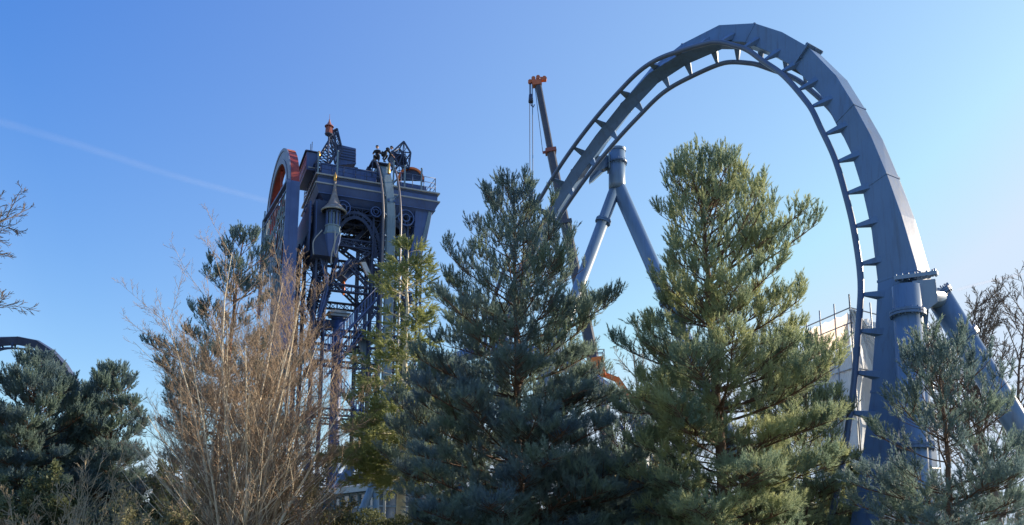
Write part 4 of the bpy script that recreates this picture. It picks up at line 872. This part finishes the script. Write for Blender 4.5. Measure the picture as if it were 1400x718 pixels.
def pine(name,label,prof,Y,trunk,seed,foliage,bark=None,dz=.35,per=6.6,sh=(.17,.29),nn=28,nw=.009,nl=.066,twg=.15,rise=(.95,.15),group=None,crownbase=None,clus=4,droop=0,gap=.12,ang=40,cat='pine tree',upw=1.15,density=1.0,tmul=1.0):
    """prof: list (y, left px, right px) outline from top down; trunk: (x top, x bottom)"""
    rg=np.random.default_rng(seed)
    ys=[a[0] for a in prof]; ytop=ys[0]; top=at(trunk[0],ytop,Y); bot=at(trunk[1],720,Y); base=np.array([bot.x,Y,-.1]); ppm=F/Y
    H=top.z-.52
    def zy(z): # z -> pixel y
        v=z-EYE; lo,hi=0,900
        for _ in range(20):
            mid=(lo+hi)/2
            if at(700,mid,Y).z>z: lo=mid
            else: hi=mid
        return lo
    zs=[at(700,a[0],Y).z for a in prof][::-1]; xl=[at(a[1],a[0],Y).x for a in prof][::-1]; xr=[at(a[2],a[0],Y).x for a in prof][::-1]
    def tx(z): t=min(max(z/H,0),1); return bot.x+(top.x-bot.x)*t**1.2
    def radius(z,az):
        l=max(tx(z)-np.interp(z,zs,xl),.1); r=max(np.interp(z,zs,xr)-tx(z),.1); c=math.cos(az)
        m_=(l+r)/2; side=r if c>0 else l; return m_+(side-m_)*abs(c)**.7
    root=empty(name,(bot.x,Y,0),0,label,cat,group); off=np.array([bot.x,Y,0])
    k=16; tp=np.array([[tx(H*i/(k-1))+rg.normal(0,.02),Y+rg.normal(0,.02),H*i/(k-1)-.1] for i in range(k)]); tr=np.array([(H*.0165*tmul)*(1-.93*(i/(k-1))**1.0)+.006 for i in range(k)]); tr[0]*=1.25
    MB().tube([tuple(p) for p in tp],list(tr),10).build('trunk',bark or WOOD,root)
    tw=Tw(); SP_=[];SD=[];SS=[]
    z0=.5 if crownbase is None else at(700,crownbase,Y).z
    z=z0; az0=rg.uniform(0,6)
    def cluster(p,d,n,s=1.0,frac=1.0):
        up_=upw*(.4+.8*min(max(p[2]/H,0),1)**1.3)
        for _ in range(n):
            dd=unit(unit(d)*(1-up_*.45)+UP*up_*(1-droop)+rg.normal(0,.38,3)-UP*droop*.4); SP_.append(p); SD.append(dd); SS.append(s*rg.uniform(*sh)/.2*(1+.3*max(0,p[2]/H-.5)))
    while z<H-.15:
        f=z/H; nb=int(per+rg.uniform(-1,1.6)+(1.2 if f<.5 else 0)); az0+=rg.uniform(.3,.9)
        if f>.93: nb=max(3,nb-2)
        wf=rg.uniform(.86,1.06)
        for b_ in range(nb):
            if rg.random()<gap*(1.3 if f>.5 else .35): continue
            az=az0+b_*6.283/nb+rg.normal(0,.18); zz_=z+rg.uniform(-.14,.14)
            rs=(rise[1]+(rise[0]-rise[1])*max(0,(f-.25)/.75)**1.3)
            R0=radius(min(zz_+rs*.6,H),az); zt=min(zz_+rs*R0*.9,H*1.0); R1=radius(zt,az)*rg.uniform(.66,1.12)*(1.0 if rg.random()>.12 else .55)*wf
            R1=max(.1,min(R1,(top.z-.1-zz_)/(rs+.95))) if f>.55 else max(R1,.12); L=R1*math.hypot(1,rs)*1.03
            d=np.array([math.cos(az),math.sin(az),rs*.6]); k=7
            P,dl=curve(np.array([tx(zz_),Y,zz_]),d,L,k,rs*.55+.12-droop*.5,rg,.05)
            r0=max(.008,min(.045,L*.016)); tw.add(P,np.linspace(r0,.006,k))
            # side twigs
            nt_=max(2,int(L*(1-.15)/twg*density*(.5 if f>.68 else (1.25 if f<.5 else 1))))
            for q in range(nt_*2):
                t=rg.uniform(.18,.98)**.8; i=min(int(t*(k-1)),k-2); u_=t*(k-1)-i; p=P[i]*(1-u_)+P[i+1]*u_; tg=unit(P[i+1]-P[i]); sd=np.cross(tg,UP); sd=unit(sd)*(1 if q%2 else -1)
                l=(.22+(1-t)*L*.42)*rg.uniform(.6,1.15); l=min(l,1.5)
                dd=tg*.75+sd*rg.uniform(.55,1.0)+UP*rg.uniform(-.15,.35)
                Q,dq=curve(p,dd,l,4,.35-droop,rg,.07); tw.add(Q,np.linspace(.007+l*.004,.004,4))
                cluster(Q[-1],dq,clus)
                nsub=int(l/.16)
                for s_ in range(nsub):
                    t2=rg.uniform(.3,.95); j=min(int(t2*3),2); p2=Q[j]+(Q[j+1]-Q[j])*(t2*3-j); cluster(p2,dq+rg.normal(0,.5,3),max(1,clus-2),.9)
            cluster(P[-1],dl,clus+1,1.1)
        z+=dz*rg.uniform(.8,1.2)*(1 if f<.8 else .8)
    for kk in range(4): cluster(tp[-1]-UP*.07*kk,UP,clus+1,1.15)
    tw.build('limbs',bark or WOOD,root,4).data.transform(Matrix.Translation(-Vector(off)))
    T=[needle_template(rg,nn,.2,nl,nw,ang) for _ in range(14)]
    SP_=np.array(SP_);SD=np.array(SD);SS=np.array(SS)
    T2=[needle_template(rg,nn+12,.23,nl*.85,nw*1.1,ang*.75) for _ in range(10)]      # long upright candles near the top
    hi=(SP_[:,2]/H+rg.normal(0,.12,len(SP_)))>.62
    V=np.concatenate([brushes((SP_-off)[~hi],SD[~hi],SS[~hi],T,rg),brushes((SP_-off)[hi],SD[hi],SS[hi],T2,rg)]); n3=len(V)//3
    o=np_mesh('crown',V,np.arange(n3*3).reshape(-1,3),3,foliage,root)
    print(name,label[:30],'shoots',len(SP_),'tris',n3)
    return root
PN1=leafmat('pine_needles_blue_green',(.155,.225,.255),(.26,.33,.23),.5)
PN2=leafmat('pine_needles_sage',(.2,.285,.215),(.46,.48,.23),.5)
PN3=leafmat('pine_needles_yellow_green',(.26,.30,.11),(.38,.40,.17),.5)
PN4=leafmat('pine_needles_dark',(.135,.205,.235),(.21,.28,.215),.45)
GR='pines in front of the roller coaster'
pine('pine_tree','tallest dense pine, twin topped, in front of the middle of the loop',[(198,935,975),(225,905,1058),(260,888,1068),(310,900,1078),(345,900,1125),(380,885,1118),(430,842,1112),(480,850,1118),(530,848,1125),(600,838,1146),(660,845,1148),(720,850,1140)],17,(957,992),11,PN2,group=GR)
pine('pine_tree','tall dark blue green pine just left of the A shaped support',[(238,688,714),(270,655,745),(300,632,768),(340,612,790),(380,585,822),(410,575,838),(450,572,832),(520,566,828),(600,552,865),(720,545,880)],19,(702,712),12,PN1,group=GR)
pine('pine_tree','smaller bluish pine in front of the upright tube of the right support',[(440,1270,1292),(465,1250,1318),(495,1238,1338),(530,1225,1362),(590,1200,1390),(650,1190,1412),(720,1185,1425)],14.5,(1281,1296),13,PN4,group=GR,dz=.37,gap=.27,density=.75,nn=22)
pine('pine_tree','low dark pine filling the gap right of the tall blue green pine',[(530,842,862),(560,815,890),(600,790,925),(650,775,945),(720,765,960)],23,(852,856),14,PN1,group=GR,nn=16,nw=.011)
pine('pine_tree','dark broad pine overlapping the lower half of the slim sunlit tree',[(478,588,612),(510,552,640),(550,515,665),(600,500,680),(640,500,690),(665,520,690)],24,(600,603),15,PN1,group=GR,crownbase=668,nn=16,nw=.011)
pine('pine_tree','sunlit green pine low on the right behind the tallest pine',[(452,1085,1105),(490,1055,1128),(530,1030,1146),(580,1020,1158),(650,1010,1162),(720,1000,1160)],21,(1100,1096),16,PN2,group=GR,nn=18,nw=.0095)
pine('pine_tree','round crowned dark pine at the far left under the coaster crest',[(480,58,84),(500,5,105),(530,-30,120),(565,-45,135),(605,-45,138),(720,-40,130)],30,(52,34),17,PN4,group='pines at the left edge',crownbase=700,nn=16,nw=.014,nl=.075,sh=(.24,.34),dz=.36,rise=(.6,.25))
pine('pine_tree','low dark pine joining the round crowned pine and the narrow one at left',[(520,98,112),(545,80,135),(580,60,150),(640,55,160),(715,50,160)],33,(105,104),27,PN4,group='pines at the left edge',nn=16,nw=.014,nl=.075,sh=(.24,.34),dz=.36)
pine('pine_tree','shorter narrow pine right of the round crowned one at left',[(498,148,162),(520,122,180),(560,108,192),(620,98,198),(700,95,205)],31,(155,152),18,PN4,group='pines at the left edge',nn=16,nw=.014,nl=.075,sh=(.24,.34),dz=.36)
pine('pine_tree','gaunt dark pine with reddish trunk standing behind the bare birch',[(305,322,346),(330,300,362),(370,282,385),(410,238,400),(440,240,415),(480,222,425),(520,200,432),(560,215,430),(600,225,430),(660,240,430)],27,(334,283),19,PN4,bark=BARKR,nn=14,nw=.013,nl=.065,sh=(.22,.32),dz=.5,per=4,gap=.1,crownbase=640,tmul=.9)
pine('pine_tree','slim yellow green sunlit pine in front of the drop track',[(316,550,568),(350,522,588),(400,508,590),(450,500,592),(500,492,600),(540,480,604),(590,462,612),(640,455,640),(662,470,630)],29,(559,548),20,PN3,bark=BIRCH,nn=20,nw=.013,nl=.085,sh=(.22,.32),dz=.36,per=6,rise=(.35,-.05),droop=.3,upw=.4,gap=.3,density=.7,crownbase=655,cat='pine tree')
# ---- broadleaf and bare wood
def bare(name,label,cat,base,stems,mats,seed,group=None,levels=3,twn=(7,7),first=.3,spread=.5,tr=.004,leaf=None,up=.35,lenf=.38,crown='branches',n0=4,rbase=.011,wob=.07,rf=.5,k1=5,taper=.55):
    """stems: list of (dir,len,startoffset,radius)"""
    rg=np.random.default_rng(seed); base=np.array(base,float)
    root=empty(name,tuple(base),0,label,cat,group)
    big=Tw(); fine=Tw(); LP_=[];LD=[]
    def grow_(p,d,L,r,lv):
        k=8 if lv==0 else (k1 if lv==1 else 4)
        P,dl=curve(p,d,L,k,up*(.5 if lv==0 else 1),rg,wob)
        (big if lv==0 or r>.013 else fine).add(P,np.linspace(r,max(r*(.12 if lv==0 else .3),tr*.8),k))
        if lv>=levels:
            LP_.append(P[-1]);LD.append(dl); LP_.append(P[-2]);LD.append(dl)
            return
        n=twn[min(lv,len(twn)-1)]; n=max(2,int(n*rg.uniform(.8,1.2)))
        for i in range(n):
            t=first+(1-first)*(i+rg.random())/n if lv==0 else .15+.83*(i+rg.random())/n
            t=min(t,.99); x=t*(k-1); j=min(int(x),k-2); q=P[j]+(P[j+1]-P[j])*(x-j); tg=unit(P[j+1]-P[j])
            a=rg.normal(size=3); a=unit(a-tg*a.dot(tg)); ds=tg+a*spread*rg.uniform(.6,1.4)
            l=L*lenf*((1-.55*t) if lv else (1.45*taper/.55-.9*t*taper/.55) if taper>.6 else (1-.55*t))*rg.uniform(.7,1.3)+.05
            grow_(q,ds,l,max(tr,min(r*rf*(1-t*.6),.05)),lv+1)
    for (d,L,o,r) in stems: grow_(np.array(o,float),np.array(d,float),L,r,0)
    big.build('trunk' if cat!='shrub' else 'stems',mats[0],root,7)
    fine.build(crown,mats[1],root,3)
    if leaf:
        lm,cnt,size=leaf; P=np.repeat(np.array(LP_),cnt,0)+rg.normal(0,.07,(len(LP_)*cnt,3)); D=rg.normal(size=P.shape)+UP*.3
        T=[]; 
        for _ in range(6):
            a=rg.normal(0,1,3)*.2; T.append(np.array([[[-.5,0,0],[.5,0,.05],[.1,.25,1.]]]))
        V=brushes(P,D,rg.uniform(.6,1.3,len(P))*size,T,rg); np_mesh('foliage',V,np.arange(len(V)).reshape(-1,3),3,lm,root)
    print(label[:30],sum(len(v[0]) for v in fine.g.values()))
    return root
# the bare birch clump
def birch():
    rg=np.random.default_rng(3); Yb=22; b=at(322,720,Yb); st=[]
    for i in range(17):
        a=i*2.4; lean=.03+.37*math.sqrt((i+.5)/17); L=(9.2-lean*6.4)*rg.uniform(.88,1.0)
        o=(math.cos(a)*lean*1.6+rg.normal(0,.1),math.sin(a)*lean*.9,-.1); st.append(((math.cos(a)*lean*.9+.08,math.sin(a)*lean,1),L,o,rg.uniform(.042,.068)))
    st.append(((.06,0,1),9.3,(.1,0,-.1),.07)); st.append(((.02,0.05,1),8.8,(-.15,0,-.1),.065)); st.append(((.13,0.05,1),8.7,(.25,.1,-.1),.06))
    return bare('birch_tree','large bare multi stemmed birch with pale stems and reddish twigs in front of the tower','birch',(b.x,Yb,0),st,(BIRCH,TWIG),3,levels=3,twn=(36,11,6),first=.07,spread=.9,tr=.0033,up=.34,lenf=.24,wob=.055,rf=.3,k1=7,taper=.66)
birch()
def vase(n,spr,L,r,seed,jit=.25):
    rg=np.random.default_rng(seed); return [((rg.normal(0,spr),rg.normal(0,spr),1),L*rg.uniform(.6,1.05),(rg.normal(0,jit),rg.normal(0,jit),-.1),r*rg.uniform(.6,1.1)) for _ in range(n)]
def gp(px,Y): p=at(px,720,Y); return (p.x,Y,0)
G2='bare trees behind the pines'
bare('bare_tree','bare tree with fine spreading twigs at the right edge beyond the raking leg','bare tree',gp(1372,38),[((-.02,0,1),11.2,(0,0,-.1),.22),((-.35,0,1),9.2,(0,0,2.5),.13),((.3,.1,1),10,(0,0,2.2),.13),((-.55,.2,1),8.4,(0,0,3.2),.11),((-.2,-.2,1),9,(0,0,3),.11)],(TWIGD,TWIGD),31,levels=3,twn=(22,11,7),first=.25,spread=.7,tr=.012,up=.12,lenf=.42,wob=.1,rf=.42,group=G2)
bare('bare_tree','bare tree showing through the gap between the two tall pines','bare tree',gp(868,42),[((0,0,1),11.5,(0,0,-.1),.2),((.3,0,1),9,(0,0,2.5),.12),((-.3,.1,1),9,(0,0,2.2),.12)],(TWIGD,TWIGG),32,levels=3,twn=(12,9,6),first=.3,spread=.7,tr=.011,up=.15,lenf=.4,wob=.1,group=G2)
bare('bare_tree','bare tree whose dark twigs reach in over the left edge of the picture','bare tree',gp(-255,20),[((.0,0,1),11,(0,0,-.1),.17),((.75,0,.9),4.5,(0,0,7.5),.07),((.8,.1,.6),4.6,(0,0,6.6),.06),((.5,-.2,1),4.6,(0,0,8.2),.06),((.8,-.2,.4),4.3,(0,0,5.6),.05),((-.4,.2,1),5,(0,0,3),.07)],(TWIGD,TWIGD),35,levels=3,twn=(9,8,6),first=.4,spread=.7,tr=.007,up=.05,lenf=.36,wob=.12)
# shrubs along the bottom
LG=leafmat('evergreen_leaves',(.10,.13,.07),(.17,.19,.095),.4)
LY_=leafmat('olive_leaves',(.17,.17,.09),(.25,.24,.13),.4)
LB=leafmat('dry_beech_leaves',(.24,.12,.06),(.33,.19,.09),.3)
SG='shrubs along the front of the trees'
def shrub(label,px,Y,h,seed,mats,n=14,spr=.35,leaf=None,tw_=(8,6,4),tr=.005,lv=3): return bare('shrub',label,'shrub',gp(px,Y),vase(n,spr,h,.02,seed),mats,seed,group=SG,levels=lv,twn=tw_,first=.12,spread=.6,tr=tr,up=.3,lenf=.36,leaf=leaf,crown='twigs')
shrub('bare shrub with pale upright stems in front of the round crowned pine',95,15,3.1,41,(TWIGG,TWIGG),9,.3)
shrub('low bare shrub at the bottom left corner',20,16,1.9,42,(TWIGG,TWIG),14,.35)
shrub('olive twiggy bush left of the birch foot',205,20,2.2,43,(TWIGG,TWIGG),22,.4,leaf=(LY_,2,.07))
shrub('brownish tangle of twigs between the left shrub and the birch',160,17,2.0,44,(TWIGG,TWIGG),14,.42,leaf=(LY_,1,.05))
shrub('grey green bush behind the foot of the birch on its right',405,25,3.4,45,(TWIGG,TWIGG),22,.4,leaf=(LY_,3,.07))
shrub('small bare bush at the right foot of the birch',425,19,2.3,46,(TWIGG,TWIG),16,.4,leaf=(LB,1,.04))
shrub('yellow green sunlit bush between the low dark pine and the tallest pine',872,20.5,3.1,47,(TWIGG,TWIGG),22,.36,leaf=(LY_,6,.06))
shrub('pale olive bush at the foot of the tall blue green pine',640,22,2.2,48,(TWIGG,TWIGG),20,.45,leaf=(LG,7,.07))
shrub('evergreen bush low between the loop leg and the upright tube',1205,22,2.6,49,(TWIGG,TWIGG),18,.4,leaf=(LG,7,.07))
shrub('dark green bush at the far left behind the bare shrub',60,24,3.0,50,(TWIGG,TWIGG),18,.4,leaf=(LG,7,.08))
shrub('green bush between the loop leg and the tallest pine',1165,24,3.4,51,(TWIGG,TWIGG),18,.4,leaf=(LG,7,.08))
shrub('dark green bush filling below the narrow pine at left',255,30,4.2,52,(TWIGG,TWIGG),20,.4,leaf=(LG,6,.09))
# hedge
def hedge():
    rg=np.random.default_rng(61); n=42000; x=rg.uniform(-9,13,n); Yh=27.0
    h=2.15+.12*np.sin(x*2.1)+.1*np.sin(x*5.3+1)+.08*np.sin(x*11); z=h*rg.uniform(.25,1,n)**.5+rg.normal(0,.04,n); y=rg.normal(0,.38,n)
    P=np.stack([x,Yh+y,z],1); D=rg.normal(size=(n,3))+np.array([0,-.3,.8]); T=[np.array([[[-.5,0,0],[.5,0,.1],[0,.2,1.]]]),np.array([[[-.4,.1,0],[.4,0,0],[.1,-.2,.9]]])]
    root=empty('hedge',(2,Yh,0),0,'long low evergreen hedge crossing behind the pine trunks in front of the pavilion','hedge')
    V=brushes(P-np.array([2,Yh,0]),D,rg.uniform(.05,.1,n),T,rg); np_mesh('foliage',V,np.arange(len(V)).reshape(-1,3),3,LG,root)
    tw=Tw()
    for _ in range(900):
        p=np.array([rg.uniform(-11,11),rg.normal(0,.25),0]); P2,_d=curve(p,np.array([rg.normal(0,.2),rg.normal(0,.15),1]),rg.uniform(1.4,2.1),5,.1,rg,.08); tw.add(P2,np.linspace(.012,.004,5))
    tw.build('stems',TWIGG,root,3)
hedge()
# far woodland: one mass of bare and evergreen crowns beyond everything
def woodland():
    rg=np.random.default_rng(71); tw=Tw(); 
    for _ in range(260):
        x=rg.uniform(-120,130); y=rg.uniform(105,150); h=rg.uniform(6,10)+2*math.sin(x*.07)
        if 20<x<60: h*=.8
        base=np.array([x,y,-.2]); P,d=curve(base,np.array([0,0,1.]),h,6,0,rg,.04); tw.add(P,np.linspace(.16,.03,6))
        for _b in range(38):
            t=rg.uniform(.2,1); p=P[min(int(t*5),4)]; Q,_=curve(p,np.array([rg.normal(),rg.normal(),rg.uniform(.3,1.4)]),rg.uniform(.8,2.6)*(1.15-t*.6),4,.3,rg,.12); tw.add(Q,np.linspace(.045,.015,4))
            for _c in range(3): Q2,_=curve(Q[2],np.array([rg.normal(),rg.normal(),rg.uniform(.0,1.4)]),rg.uniform(.5,1.2),4,.2,rg,.12); tw.add(Q2,np.linspace(.025,.012,4))
    o=tw.build('woodland',TWIGG,None,3); tag(o,'distant line of bare woodland along the horizon','woodland',None,'stuff')
    n=60000; cx=rg.uniform(-120,130,60); cy=rg.uniform(95,130,60); ch=rg.uniform(3,7,60); i=rg.integers(0,60,n)
    q=rg.normal(size=(n,3)); q/=np.linalg.norm(q,axis=1,keepdims=True); q*=rg.uniform(.55,1,n)[:,None]**.5
    P=np.stack([cx[i]+q[:,0]*ch[i]*.55,cy[i]+q[:,1]*ch[i]*.5,ch[i]*.55+q[:,2]*ch[i]*.55],1); V=brushes(P,q+UP*.5,rg.uniform(.25,.5,n),[np.array([[[-.5,0,0],[.5,0,.1],[0,.2,1.]]])],rg)
    o=np_mesh('undergrowth',V,np.arange(len(V)).reshape(-1,3),3,PN4,None); tag(o,'distant evergreen undergrowth below the bare woodland','undergrowth',None,'stuff')
woodland()
